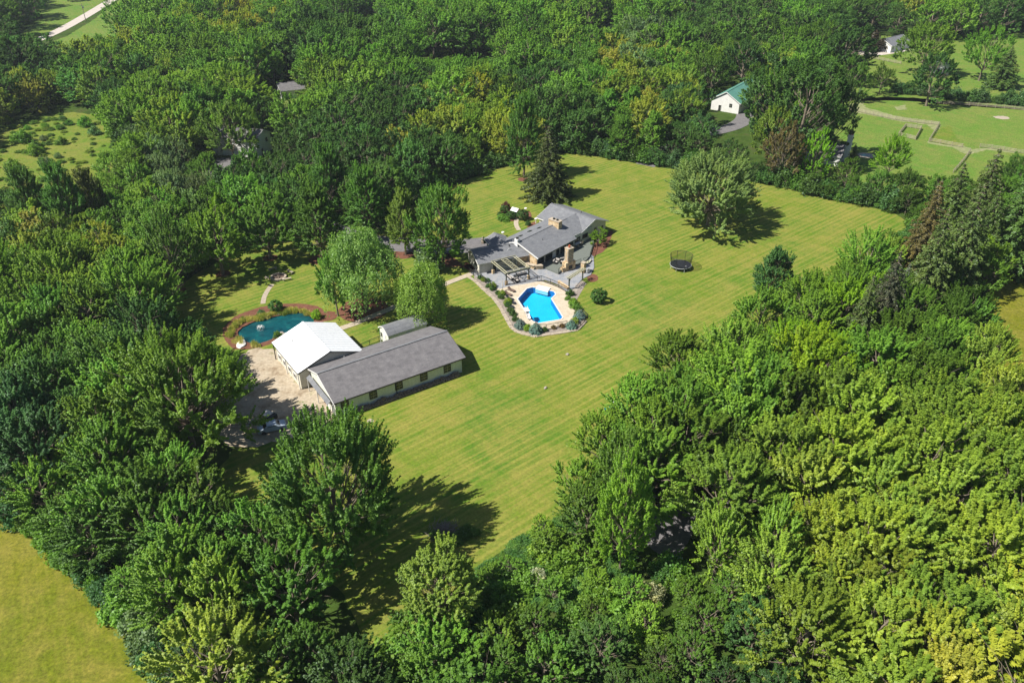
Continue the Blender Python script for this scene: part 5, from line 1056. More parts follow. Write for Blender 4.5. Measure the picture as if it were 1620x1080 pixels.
# seats and table under the pergola
def sofa(px, ang, w_, lab, mat=None, group=None, z=0.16):
    x, y, _ = at(px, z); t = thing('sofa' if w_ > 1.2 else 'armchair', lab, 'sofa' if w_ > 1.2 else 'armchair', (x, y, z), ang, group)
    mb = MB(); mb.box((0, 0, 0.16), (w_, 0.8, 0.26)); mb.build('frame', M['iron'], t)
    mb = MB(); mb.box((0, -0.03, 0.36), (w_ - 0.22, 0.66, 0.14)); mb.build('seat', mat or M['cushion'], t)
    mb = MB(); mb.box((0, 0.36, 0.58), (w_ - 0.05, 0.14, 0.5), rot=Matrix.Rotation(R(-10), 3, 'X')); mb.build('backrest', mat or M['cushion'], t)
    for s in (-1, 1): mb = MB(); mb.box((s * (w_ / 2 - 0.05), 0, 0.42), (0.09, 0.8, 0.34)); mb.build('armrest', M['iron'], t)
    return t
sofa(c1(395, 632), ang + R(90), 2.2, 'pale sofa under the left half of the pergola'); sofa(c1(470, 605), ang + math.pi, 2.2, 'pale sofa at the far side under the pergola'); sofa(c1(440, 655), ang, 0.85, 'pale armchair at the near edge of the pergola shade')
def table(px, r_, h_, mat, lab, z=0.16, round_=True, w_=None):
    x, y, _ = at(px, z); t = thing('patio_table', lab, 'table', (x, y, z)); mb = MB()
    if round_: mb.prism([tuple(p) for p in disc(0, 0, r_, 20)], h_ - 0.05, h_)
    else: mb.box((0, 0, h_ - 0.03), (w_, r_ * 2, 0.06))
    mb.build('table_top', mat, t)
    for a in range(4): mb = MB(); ca = a * math.pi / 2 + math.pi / 4; q = (math.cos(ca) * (r_ if round_ else min(r_, w_ / 2)) * .7, math.sin(ca) * r_ * .7); mb.bar((*q, 0), (*q, h_ - 0.05), 0.05); mb.build('leg', M['iron'], t)
    return t
def chair(px, ang, lab, group, z=0.16, mat=None):
    x, y, _ = at(px, z); t = thing('patio_chair', lab, 'chair', (x, y, z), ang, group)
    mb = MB(); mb.box((0, 0, 0.44), (0.5, 0.48, 0.06)); mb.build('seat', mat or M['brownfab'], t); mb = MB(); mb.box((0, 0.25, 0.72), (0.5, 0.05, 0.5), rot=Matrix.Rotation(R(-8), 3, 'X')); mb.build('backrest', mat or M['brownfab'], t)
    for sx in (-1, 1):
        for sy in (-1, 1): mb = MB(); mb.bar((sx * .22, sy * .2, 0), (sx * .22, sy * .2, 0.42), 0.04); mb.build('leg', M['iron'], t)
table(c1(430, 625), 0.5, 0.42, M['glass'], 'low dark coffee table between the pergola sofas')
# deck furniture
tb = table(c1(868, 402), 0.5, 0.78, M['cushion'], 'long pale dining table on the raised deck', 0.55, False, 1.9); tb.rotation_euler = (0, 0, R(48))
for i, (x, y, a) in enumerate(((845, 412, 100), (850, 425, 138), (880, 415, 138), (893, 385, -40), (903, 392, -130), (865, 385, -40))): chair(c1(x, y), R(a), ['dining chair at the left end of the deck table', 'dining chair on the near left side of the deck table', 'dining chair on the near right side of the deck table', 'dining chair behind the right half of the deck table', 'dining chair at the right end of the deck table', 'dining chair behind the left half of the deck table'][i], 'dining chairs on the deck', 0.55, M['fencewood'])
for i, (x, y, a) in enumerate(((715, 525, 60), (735, 508, 150), (758, 502, 200), (762, 525, 250))): sofa(c1(x, y), R(a), 0.9, ['leftmost pale armchair on the deck beside the fireplace', 'second pale armchair from left on the deck', 'rearmost pale armchair on the deck', 'pale armchair nearest the fireplace on the deck'][i], None, 'pale armchairs on the deck', 0.55)
# stone fireplace
fx, fy, _ = at(c1(812, 572)); fp = thing('outdoor_fireplace', 'tall tan stone outdoor fireplace with red chimney pot', 'fireplace', (fx, fy, 0.16), R(35))
mb = MB(); mb.box((0, 0.2, 1.0), (2.7, 1.3, 2.0)); mb.build('hearth', M['stonepale'], fp); mb = MB(); mb.box((0, 0.25, 3.0), (1.5, 1.2, 4.2)); cm = mb.build('chimney', M['stonepale'], fp)
mb = MB(); mb.box((0, 0.25, 5.15), (1.65, 1.35, 0.12)); mb.build('chimney_cap', M['concrete'], cm); mb = MB(); mb.tube([(0, .25, 5.2), (0, .25, 5.45), (0, .25, 5.8)], [0.22, 0.26, 0.2], 10); mb.build('chimney_pot', M['red'], cm)
mb = MB(); mb.box((-0.0, -0.46, 0.75), (1.0, 0.05, 0.9)); mb.build('fire_opening', M['iron'], fp)
mb = MB(); mb.box((-1.7, 0.1, 0.5), (0.9, 0.9, 1.0)); mb.build('side_wall', M['stonepale'], fp)
rs = random.Random(3)
for i in range(46):    # facing stones standing a little proud of the front and left faces
    zz = 2.15 + (i // 4) * 0.255; q = i % 4; 
    if zz > 4.95: break
    mb = MB(); mb.box((-0.56 + q * 0.37 + rs.uniform(-.03, .03), -0.36, zz), (0.34, 0.06, 0.22)); mb.build('stone', [M['stonepale'], M['concrete'], M['edging']][i % 3], cm)
for i in range(33):
    zz = 2.15 + (i // 3) * 0.255; q = i % 3
    if zz > 4.95: break
    mb = MB(); mb.box((-0.76, -0.15 + q * 0.38, zz), (0.06, 0.34, 0.22)); mb.build('stone', [M['edging'], M['stonepale'], M['concrete']][i % 3], cm)
# curved bar counter
cpts = [W2(c1(*p), 0.9) for p in ((485, 510), (520, 532), (570, 543), (625, 540))]; q0 = cpts[0]
bar = thing('curved_counter', 'curved stone bar counter below the tan stone wall', 'counter', (q0.x, q0.y, 0.16))
for i in range(3):
    a, b = cpts[i] - q0, cpts[i + 1] - q0; mb = MB(); mb.bar((a.x, a.y, 0.42), (b.x, b.y, 0.42), 0.5, 0.84); mb.build('counter_base', M['stonepale'], bar); mb = MB(); mb.bar((a.x, a.y, 0.90 + .002 * i), (b.x, b.y, 0.90 + .002 * i), 0.95, 0.1); mb.build('countertop', M['concrete'], bar)
# grill under the garage eave
gx = at(c1(237, 578), 0.16); gr = thing('grill', 'black covered grill against the garage wall', 'grill', gx, R(22)); mb = MB(); mb.box((0, 0, 0.45), (1.1, 0.6, 0.8)); mb.build('cart', M['iron'], gr); mb = MB(); mb.tube([(-0.5, 0, 0.92), (0.5, 0, 0.92)], [0.3, 0.3], 10); mb.build('hood', M['black'], gr)
for i, (x, y) in enumerate(((222, 592),)): pass
# arbour
al, ar = G(*c1(808, 712)).to_2d(), G(*c1(908, 645)).to_2d(); am = (al + ar) / 2; aa = math.atan2(*(ar - al).yx); aw = (ar - al).length
arb = thing('arbour', 'dark green timber arbour with short rafters above the stone steps', 'arbour', (am.x, am.y, 0.1), aa)
for s in (-1, 1): mb = MB(); mb.box((s * (aw / 2 - 0.1), 0, 1.3), (0.22, 0.22, 2.6)); mb.build('post', M['greentrim'], arb)
for s in (-.2, .2): mb = MB(); mb.box((0, s, 2.6), (aw + 0.6, 0.1, 0.22)); mb.build('beam', M['greentrim'], arb)
rf = MB(); rf.box((0, 0, 0), (0.09, 1.3, 0.14)); rfm = rf.mesh('rafter', M['lightbeam'])
for j in range(11): link('rafter', rfm, arb, (-aw / 2 - 0.1 + j * (aw + 0.2) / 10, 0, 2.78))
for s in (-1, 1): mb = MB(); mb.bar((s * (aw / 2 - 0.2), 0, 1.9), (s * (aw / 2 - 0.8), 0, 2.5), 0.12); mb.build('brace', M['greentrim'], arb)
px_, py_, _ = at(c1(908, 575)); pl = thing('stone_pillar', 'tan stone pillar at the right end of the arbour', 'pillar', (px_ , py_ - 1.2, 0.1), aa); mb = MB(); mb.box((0, 0, 1.2), (0.85, 0.85, 2.4)); mb.build('shaft', M['stonepale'], pl); mb = MB(); mb.box((0, 0, 2.46), (1.0, 1.0, 0.12)); mb.build('cap', M['concrete'], pl)
# low tan stone wall and patio step
lw = thing('low_stone_wall', 'low tan stone wall between the patio and the pool deck', 'wall', (*W2(c1(740, 672)), 0.1), 0.0)
wp = [W2(c1(*p)) - W2(c1(740, 672)) for p in ((735, 668), (770, 690), (808, 716))]
for i in range(2):
    k = 4
    for j in range(k):
        a = wp[i].lerp(wp[i + 1], (j + 0.03) / k); b = wp[i].lerp(wp[i + 1], (j + 0.97) / k); mb = MB(); mb.bar((a.x, a.y, 0.33), (b.x, b.y, 0.33), 0.42, 0.66 + rs.uniform(-.05, .05)); mb.build('stone', M['stonepale'], lw)
# white child chair / sign by the pillar
wx = at(c1(943, 597)); wc = thing('garden_chair', 'white garden chair at the edge of the round patio', 'chair', (wx[0], wx[1], 0.1), R(200))
for q in ((0, 0, .4, .6, .55, .06, 'seat'), (0, .3, .8, .6, .06, .85, 'backrest'), (-.3, 0, .6, .08, .6, .06, 'armrest'), (.3, 0, .6, .08, .6, .06, 'armrest')): mb = MB(); mb.box(q[:3], q[3:6]); mb.build(q[6], M['white'], wc)
for sx in (-1, 1):
    for sy in (-1, 1): mb = MB(); mb.bar((sx * .26, sy * .25, 0), (sx * .26, sy * .25, 0.4), 0.06); mb.build('leg', M['white'], wc)
rp = smooth_poly([W2(c1(*p)) for p in ((900, 545), (940, 520), (975, 520), (990, 548), (975, 585), (940, 605), (905, 600))], 1); sheet('patio_floor', rp, 0.19, M['patio'])
# steps of pale stone below the arbour
for i, (x, y, s_) in enumerate(((862, 715, 1.5), (885, 700, 1.2), (905, 690, 1.0), (850, 700, 1.1), (925, 672, 0.8))):
    p = G(*c1(x, y)); o = link('stepping_stone', RK[i % 5], None, (p.x, p.y, 0.05), i * 1.1, (s_, s_ * 0.8, 0.35)); tag(o, ['widest flat stone below the arbour', 'second flat stone below the arbour', 'flat stone under the arbour middle', 'flat stone at the left post of the arbour', 'smallest flat stone near the right arbour post'][i], 'stone', 'flat stones below the arbour')
# sun loungers by the pool
def lounger(px, ang, lab, mat):
    x, y, _ = at(px, 0.15); t = thing('sun_lounger', lab, 'lounger', (x, y, 0.16), ang, 'loungers beside the pool')
    mb = MB(); mb.box((0.25, 0, 0.30), (1.3, 0.66, 0.07)); mb.build('seat', mat, t); mb = MB(); mb.bar((-0.38, 0, 0.32), (-0.95, 0, 0.66), 0.66, 0.07); mb.build('backrest', mat, t)
    for s in (-1, 1): mb = MB(); mb.bar((-0.9, s * 0.33, 0.27), (0.9, s * 0.33, 0.27), 0.05); mb.build('frame', M['iron'], t)
    for sx in (-0.7, 0.7):
        for s in (-1, 1): mb = MB(); mb.bar((sx, s * 0.32, 0), (sx, s * 0.32, 0.27), 0.05); mb.build('leg', M['iron'], t)
la = math.atan2(*(W2(c5(590, 330)) - W2(c5(490, 290))).yx)
lounger(c5(535, 310), la, 'rearmost brown lounger beside the pool', M['brownfab']); lounger(c5(495, 358), la, 'second brown lounger from the pergola', M['brownfab'])
lounger(c5(512, 412), la, 'dark lounger with pale stripe, third from the pergola', M['black']); lounger(c5(540, 456), la, 'dark lounger fourth from the pergola', M['black']); lounger(c5(520, 508), la, 'dark lounger nearest the pool slide', M['black'])
ux = at(c5(425, 305), 0.15); um = thing('closed_umbrella', 'closed pale patio umbrella at the pergola corner', 'umbrella', (ux[0], ux[1], 0.16))
mb = MB(); mb.tube([(0, 0, 0), (0, 0, 2.7)], [0.03, 0.03], 6); mb.build('pole', M['iron'], um); mb = MB(); mb.tube([(0, 0, 1.0), (0, 0, 1.6), (0, 0, 2.6)], [0.16, 0.12, 0.03], 8); mb.build('canopy', M['cushion'], um); mb = MB(); mb.prism([tuple(p) for p in disc(0, 0, 0.3, 12)], 0, 0.08); mb.build('base', M['concrete'], um)
# iron fences
def iron_fence(pts, lab, z=0.1, h=1.2):
    P = [W2(p) for p in pts]; t = thing('iron_fence', lab, 'fence', (P[0].x, P[0].y, z)); off = P[0]
    railing(t, P, 0.0, h, off, M['iron'], 2.0, 0.22); return t
iron_fence([c5(*p) for p in ((455, 252), (560, 235), (700, 210), (850, 197), (895, 190))], 'black iron fence between the pergola and the pool deck')
iron_fence([c5(*p) for p in ((895, 190), (1010, 232), (1110, 275), (1215, 335))], 'black iron fence from the patio corner to the arbour')
iron_fence([c5(*p) for p in ((870, 785), (960, 790), (1100, 765), (1210, 745))], 'black iron fence along the near end of the pool deck')
iron_fence([c5(*p) for p in ((1400, 575), (1462, 650), (1330, 790))], 'black iron fence round the right corner of the pool garden', h=0.8)
iron_fence([c5(*p) for p in ((105, 95), (130, 150), (215, 215), (300, 300))], 'black iron fence beside the grey patio left of the pergola')
# gate arch on the path
ga = at((746, 434)); gt = thing('garden_gate', 'small dark timber gate where the path reaches the patio', 'gate', (ga[0], ga[1], 0.08), R(-50))
for s in (-.8, .8): mb = MB(); mb.box((s, 0, 0.7), (0.1, 0.1, 1.4)); mb.build('post', M['darktrim'], gt)
for z_ in (0.3, 1.1): mb = MB(); mb.box((0, 0, z_), (1.5, 0.05, 0.08)); mb.build('rail', M['darktrim'], gt)
for j in range(7): mb = MB(); mb.box((-0.66 + j * 0.22, 0.0, 0.7), (0.04, 0.03, 1.0)); mb.build('picket', M['darktrim'], gt)

# shrubs of the pool garden
sh_px = [((150, 165), 'h', .9, 'DG', 'dark low shrub at the top of the pool bed'), ((195, 190), 'h', 1.0, 'Y', 'yellow-green shrub near the top of the pool bed'), ((245, 200), 'h', .9, 'DG', 'dark shrub right of the upper yellow shrub'), ((250, 265), 'h', .9, 'DG', 'dark shrub between the upper two yellow shrubs'), ((305, 270), 'h', 1.3, 'Y', 'second yellow shrub down the pool bed'), ((300, 300), 'h', 1.0, 'DG', 'dark shrub below the second yellow shrub'), ((365, 350), 'h', .9, 'DG', 'dark shrub beside the closed umbrella'), ((415, 365), 'h', 1.2, 'Y', 'yellow shrub beside the second lounger'), ((410, 400), 'h', 1.1, 'DG', 'dark shrub under the yellow shrub by the loungers'), ((490, 465), 'h', 1.3, 'Y', 'brightest yellow shrub beside the dark loungers'), ((490, 500), 'h', 1.1, 'DG', 'dark shrub below the brightest yellow shrub'),
         ((520, 560), 'h', 1.1, 'DG', 'first of three dark green shrubs down the pool bed'), ((550, 610), 'h', 1.2, 'DG', 'second of three dark green shrubs down the pool bed'), ((580, 672), 'h', 1.1, 'DG', 'third of three dark green shrubs down the pool bed'), ((645, 755), 'n', 2.0, 'BS', 'broad blue spruce at the lower left corner of the pool bed'), ((730, 785), 'h', 1.3, 'Y', 'yellow shrub between the two left blue spruces'), ((830, 815), 'n', 2.3, 'BS', 'pointed blue spruce at the foot of the pool bed'), ((935, 800), 'h', 1.0, 'DG', 'small dark shrub right of the pointed blue spruce'), ((1050, 770), 'h', .8, 'BR', 'small brownish shrub on the near pool fence'), ((1150, 750), 'h', .9, 'BR', 'dark reddish shrub near the right blue spruce'), ((1265, 760), 'n', 1.9, 'BS', 'broad blue spruce at the lower right of the pool bed'), ((1305, 700), 'h', 1.2, 'Y', 'yellow shrub between the two right blue spruces'), ((1368, 640), 'n', 2.0, 'BS', 'blue spruce at the right corner of the pool bed'),
         ((1250, 360), 'h', 1.3, 'DG', 'dark shrub at the foot of the arbour'), ((1220, 420), 'h', 1.0, 'G', 'green shrub just right of the pool deck top'), ((1285, 470), 'h', 1.4, 'MG', 'light green shrub right of the pool'), ((1300, 520), 'h', 1.5, 'MG', 'wide light green shrub right of the pool'), ((1345, 535), 'h', 1.3, 'G', 'green shrub above the right corner blue spruce'), ((1340, 590), 'h', 1.0, 'GR', 'grey-green shrub behind the right corner blue spruce')]
for (q, ty, h, tn, lb) in sh_px:
    x, y, _ = at(c5(*q)); plant(ty, x, y, h, h * (0.62 if ty == 'n' else 0.68), T[tn], lb, 'shrubs of the pool garden', name='garden_shrub' if ty == 'h' else None)
for (q, ty, h, w_, tn, lb) in ((c1(1022, 800), 'r', 3.0, 1.6, 'DG', 'large clipped round bush alone on the lawn right of the pool'), (c1(1020, 395), 'b', 3.6, 1.9, 'MG', 'small fresh green tree at the deck corner of the house'),
        (c1(352, 172), 'r', 2.2, 1.15, 'DG', 'clipped round shrub behind the others in the island bed'), (c1(348, 212), 'h', 1.3, 1.9, 'G', 'low wide shrub at the front of the island bed'), (c1(397, 208), 'r', 2.0, 1.1, 'DG', 'clipped round shrub in the middle of the island bed'), (c1(480, 215), 'r', 2.6, 1.4, 'DG', 'largest clipped round shrub right of the little white-roofed hut'), (c1(362, 140), 'h', 2.0, 1.2, 'PU', 'dark purple-red shrub at the back of the island bed'), (c1(322, 185), 'h', 1.0, 0.9, 'DG', 'small dark shrub at the left of the island bed'),
        (c1(520, 255), 'h', 1.3, 0.7, 'DG', 'small dark shrub in the mulch by the house wall'), (c6(975, 690), 'r', 2.3, 1.35, 'DG', 'round dark bush above the pond'), (c6(858, 718), 'h', 1.2, 0.8, 'BG', 'small dark bush on the pond bank'), (c6(1310, 750), 'h', 1.9, 1.1, 'GG', 'bright green bush at the right end of the pond'), (c6(990, 905), 'h', 1.2, 0.9, 'G', 'small bush between the pond and the white roof'), ((608, 528), 'h', 2.2, 1.2, 'G', 'leafy shrub against the white end of the shed'), (c1(205, 378), 'h', 1.4, 0.6, 'DG', 'little dark shrub behind the garage')):
    x, y, _ = at(q); plant(ty, x, y, h, w_, T[tn], lb, 'shrubs of the garden beds', name='small_tree' if ty == 'b' else None)
# pond: reeds, rocks, fountain
def reed_mesh(name, tint, seed, n_=130, h=0.9, spread=0.9):
    r = np.random.default_rng(seed); q = []; 
    for i in range(n_):
        a = r.uniform(0, 6.28); d = r.uniform(0, spread); b = np.array([d * math.cos(a), d * math.sin(a), 0]); le = r.uniform(-.3, .3, 2); t = b + [le[0], le[1], h * r.uniform(.5, 1.15)]; s = np.array([math.cos(a + 1.5), math.sin(a + 1.5), 0]) * 0.05
        q += [b - s, b + s, t + s * 0.4, t - s * 0.4]
    return np_mesh(name, np.array(q), np.random.default_rng(1).uniform(.2, .9, n_), [M['leaf']])
RD = [reed_mesh('reeds', None, s) for s in range(3)]
rt = thing('pond_reeds', 'band of yellow-green reeds along the upper left bank of the pond', 'reeds', (*W2(c6(700, 800)), 0.0)); base = W2(c6(700, 800)); rt['kind'] = 'stuff'
bank = [c6(*p) for p in ((590, 905), (600, 870), (620, 830), (655, 805), (700, 780), (760, 765), (820, 755), (880, 745), (940, 735), (1000, 725), (1060, 705), (1130, 690), (1200, 695), (1260, 725), (640, 930), (700, 965), (760, 972), (830, 972))]
for i in range(85):
    j = random.randrange(len(bank) - 1); 
    if j == 13: continue
    p = W2(bank[j]).lerp(W2(bank[j + 1]), random.random()) + Vector((random.uniform(-.7, .7), random.uniform(-0.6, 0.5))) - base
    o = link('reed_clump', RD[i % 3], rt, (p.x, p.y, 0), random.uniform(0, 6), (0.7, 0.7, random.uniform(.6, 1.1))); o['tint'] = list(random.choice([(0.50, 0.46, 0.15), (0.38, 0.40, 0.11), (0.22, 0.28, 0.07), (0.58, 0.52, 0.24)]))
for i, (x, y, s_) in enumerate(((920, 708, 1.3), (1005, 715, 1.0), (845, 690, 0.7), (1020, 870, 0.9), (1045, 878, 0.7), (690, 968, 2.8))):
    p = G(*c6(x, y)); o = link('pond_rock', rock_mesh('rock', M['white'] if i == 5 else M['boulder'], 0.5, 60 + i, .7), None, (p.x, p.y, 0.06), i, (s_, s_ * .7, s_ * .5)); tag(o, ['long flat rock on the upper pond bank', 'pale rock right of the long flat rock', 'small rock by the mulch above the pond', 'rock on the near bank by the white roof', 'smaller rock on the near bank', 'white waterfall rock at the lower left end of the pond'][i], 'rock', 'rocks round the pond')
fpx = at(c6(848, 842), -0.12); ft = thing('fountain', 'small white fountain spraying in the middle of the pond', 'fountain', fpx)
r_ = np.random.default_rng(4); q = []
for i in range(420):
    a = r_.uniform(0, 6.28); t = r_.random(); d = t * 0.8 * r_.uniform(.5, 1.2); z = 0.9 * 4 * t * (1 - t) * 0.8 + 0.05; c = np.array([d * math.cos(a), d * math.sin(a), z]); s = 0.02
    q += [c + [-s, 0, 0], c + [0, -s, 0], c + [s, 0, 0.02], c + [0, s, 0.06]]
link('spray', np_mesh('spray', np.array(q), np.full(420, .5), [M['white']]), ft)['kind'] = 'stuff'; mb = MB(); mb.tube([(0, 0, -.1), (0, 0, 0.12)], [0.25, 0.12], 10); mb.build('nozzle', M['iron'], ft)
# fire pit, benches
fx, fy, _ = at(c6(997, 415)); fpit = thing('fire_pit', 'round fire pit ringed with pale stones on the pond lawn', 'fire pit', (fx, fy, 0.03))
for i in range(20): a = i * 2 * math.pi / 20; mb = MB(); mb.box((0, 0, 0.2), (0.4, 0.62, 0.4 + rs.uniform(-.04, .04))); mb.build('stone', M['edging'], fpit, (math.cos(a) * 1.5, math.sin(a) * 1.5, 0), a)
mb = MB(); mb.prism([tuple(p) for p in disc(0, 0, 1.35, 18)], 0.02, 0.12); mb.build('ash_bed', mottled('ash', [(0.06, 0.04, 0.035), (0.16, 0.11, 0.09)], 2, 0.95, 0.1, 4, 0.4), fpit)
for i in range(5): a = i * 1.25; mb = MB(); mb.tube([(math.cos(a) * .7, math.sin(a) * .7, .15), (-math.cos(a) * .1, -math.sin(a) * .1, .5)], [.08, .06], 6); mb.build('log', M['bark'], fpit)
for i, (x, y, a, lb) in enumerate(((1068, 437, 25, 'pale bench right of the fire pit, in the sun'), (950, 350, 30, 'dark bench behind the fire pit in the shade'), (1095, 375, -40, 'dark bench right behind the fire pit in the shade'), (905, 425, -10, 'small bench left of the fire pit'))):
    x_, y_, _ = at(c6(x, y)); t = thing('bench', lb, 'bench', (x_, y_, 0.03), R(a), 'benches around the fire pit'); mt = M['concrete'] if i in (0, 3) else M['fencewood']; L_ = 1.9 if i < 3 else 0.9
    mb = MB(); mb.box((0, 0, .45), (L_, .5, .1)); mb.build('seat', mt, t)
    for s in (-1, 1): mb = MB(); mb.box((s * L_ * .35, 0, .2), (.18, .42, .4)); mb.build('leg', mt, t)
# trampoline
tx, ty, _ = at((1076, 424)); tr_ = thing('trampoline', 'round black trampoline with open safety net on the lawn', 'trampoline', (tx, ty, 0.03)); RT = 2.3
mb = MB(); mb.prism([tuple(p) for p in disc(0, 0, RT - .28, 36)], .88, .90); mat_ = mb.build('jumping_mat', M['black'], tr_)
def annulus(r0, r1, z0, z1, k=36):
    mb = MB(); vs = []
    for i in range(k): a = 2 * math.pi * i / k; c, s = math.cos(a), math.sin(a); vs += [(r0 * c, r0 * s, z0), (r1 * c, r1 * s, z0), (r1 * c, r1 * s, z1), (r0 * c, r0 * s, z1)]
    fs = []
    for i in range(k):
        j = (i + 1) % k
        for q in range(4): fs.append((i * 4 + q, i * 4 + (q + 1) % 4, j * 4 + (q + 1) % 4, j * 4 + q))
    mb.add(vs, [f[::-1] for f in fs]); return mb
annulus(RT - .30, RT, .87, .93).build('edge_pad', M['black'], tr_); annulus(RT, RT + .06, .84, .91).build('frame', M['silver'], tr_)
# pale emblem on the pad: the small white mark seen on its near right side
mb = MB(); mb.bar((.75, -1.05, .905), (1.15, -0.80, .905), .09, .006); mb.bar((.95, -1.2, .907), (1.15, -1.0, .907), .07, .006); mb.bar((.75, -.85, .906), (.95, -.75, .906), .07, .006); mb.build('emblem', M['silver'], tr_)
for i in range(8):
    a = i * math.pi / 4 + .2; c, s = math.cos(a), math.sin(a); mb = MB(); mb.tube([(c * RT, s * RT, 0), (c * (RT + .03), s * (RT + .03), .9)], [.035] * 2, 6); mb.build('leg', M['silver'], tr_)
    mb = MB(); mb.tube([(c * (RT + .06), s * (RT + .06), .7), (c * (RT - .02), s * (RT - .02), 1.5), (c * (RT + .10), s * (RT + .10), 2.4), (c * (RT + .22), s * (RT + .22), 3.1)], [.04] * 4, 6); mb.build('net_pole', M['iron'], tr_)
ring = MB(); ring.tube([((RT + .22) * math.cos(i * math.pi / 18), (RT + .22) * math.sin(i * math.pi / 18), 3.1) for i in range(37)], [.035] * 37, 5, cap=False); ring.build('top_ring', M['iron'], tr_)
mb = MB(); k = 36
for i in range(k):
    a0, a1 = 2 * math.pi * i / k, 2 * math.pi * (i + 1) / k
    for (r0, z0), (r1, z1) in (((RT - .1, .93), (RT - .02, 1.7)), ((RT - .02, 1.7), (RT + .21, 3.09))):
        mb.add([(r0 * math.cos(a0), r0 * math.sin(a0), z0), (r0 * math.cos(a1), r0 * math.sin(a1), z0), (r1 * math.cos(a1), r1 * math.sin(a1), z1), (r1 * math.cos(a0), r1 * math.sin(a0), z1)], [(0, 1, 2, 3)])
mb.build('safety_net', M['net'], tr_)
# stones and small things on the lawn
for i, (u, v, s_, lb) in enumerate(((898, 561, .75, 'grey stone on the open lawn below the pool'), (863, 614, .7, 'lone grey stone in the middle of the near lawn'))):
    p = G(u, v); o = link('lawn_stone', RK[i], None, (p.x, p.y, .08), i, (s_, s_ * .8, s_)); tag(o, lb, 'stone')
p = G(586, 666); t = thing('utility_cover', 'flat round pale cover set in the lawn by the barn', 'cover', (p.x, p.y, 0.03)); mb = MB(); mb.prism([tuple(q) for q in disc(0, 0, .55, 18)], 0, .05); mb.build('lid', M['edging'], t)
# brush pile
bp = at((705, 842)); bt_ = thing('brush_pile', 'heap of bare cut branches at the lawn tip in tree shade', 'brush pile', (bp[0], bp[1], 0.03)); mb = MB()
for i in range(260):
    a = rs.uniform(0, 6.28); d = rs.uniform(0, 1.9); z = rs.uniform(0.05, 1.1) * (1 - d / 2.6); th = rs.uniform(0, 6.28); ln = rs.uniform(.6, 1.5); c = Vector((d * math.cos(a) * 1.3, d * math.sin(a), z)); e = c + Vector((math.cos(th) * ln, math.sin(th) * ln, rs.uniform(-.2, .5))); e.z = max(.03, e.z); mb.tube([c, e], [rs.uniform(.02, .05), .01], 4)
mb.build('branches', mottled('dead_branches', [(0.14, 0.11, 0.10), (0.30, 0.26, 0.24)], 2, .95, .05, 3, .3), bt_)['kind'] = 'stuff'
items = []
for _ in range(34):
    a = random.uniform(3.4, 6.6); x, y = bp[0] + 0.9 + math.cos(a) * random.uniform(1.2, 3.0), bp[1] + math.sin(a) * random.uniform(1, 2.3); i = random.choice(PIDX['h']); h = random.uniform(.5, 1.0); items.append((x, y, 0, random.uniform(0, 6), h / 2, h / 2, h / 3, (0.10, 0.20, 0.03), i))
instancer('weeds', items, 'green weeds growing round the near side of the brush pile', 'weeds')
# little hut and ornaments in the island bed
hx = at(c1(430, 185)); ht = thing('garden_hut', 'little dark hut with white roof in the island bed', 'hut', (hx[0], hx[1], .05), R(-35))
for sx in (-1, 1):
    for sy in (-1, 1): mb = MB(); mb.box((sx * .7, sy * .6, .8), (.12, .12, 1.6)); mb.build('post', M['darktrim'], ht)
mb = MB(); mb.box((0, .1, .6), (1.2, 1.0, 1.1)); mb.build('wall', M['darktrim'], ht)
mb = MB(); slab_quad(mb, (-1.0, -1.0, 1.45), (1.0, -1.0, 1.45), (1.0, 0, 2.1), (-1.0, 0, 2.1), .06); mb.build('roof', M['white'], ht); mb = MB(); slab_quad(mb, (-1.0, 1.0, 1.45), (1.0, 1.0, 1.45), (1.0, 0, 2.1), (-1.0, 0, 2.1), .06); mb.build('roof', M['white'], ht)
for (q, h, lb, nm) in ((c1(502, 158), 1.0, 'small white bird bath right of the island bed', 'bird_bath'), (c1(575, 240), 1.3, 'white urn in the mulch by the back house wall', 'garden_urn'), (c1(340, 335), 1.2, 'slim white post lamp behind the entrance gable', 'garden_lamp')):
    x, y, _ = at(q); t = thing(nm, lb, nm.split('_')[-1], (x, y, .05)); mb = MB(); mb.tube([(0, 0, 0), (0, 0, h * .7)], [.12, .08], 8); mb.build('stand', M['white'], t); mb = MB(); mb.tube([(0, 0, h * .7), (0, 0, h * .85), (0, 0, h)], [.12, .38, .34], 12); mb.build('bowl', M['white'], t)
x, y, _ = at(c1(195, 385)); t = thing('garden_statue', 'pale statue standing behind the garage', 'statue', (x, y, .05)); mb = MB(); mb.box((0, 0, .3), (.5, .5, .6)); mb.build('pedestal', M['concrete'], t); mb = MB(); mb.tube([(0, 0, .6), (0, 0, .9), (0.02, 0, 1.3), (0, 0, 1.45), (0, 0, 1.7)], [.2, .16, .2, .08, .12], 10); mb.build('figure', M['concrete'], t)
for i, (q0_, q1_) in enumerate(((c1(60, 368), c1(115, 360)),)):
    pass
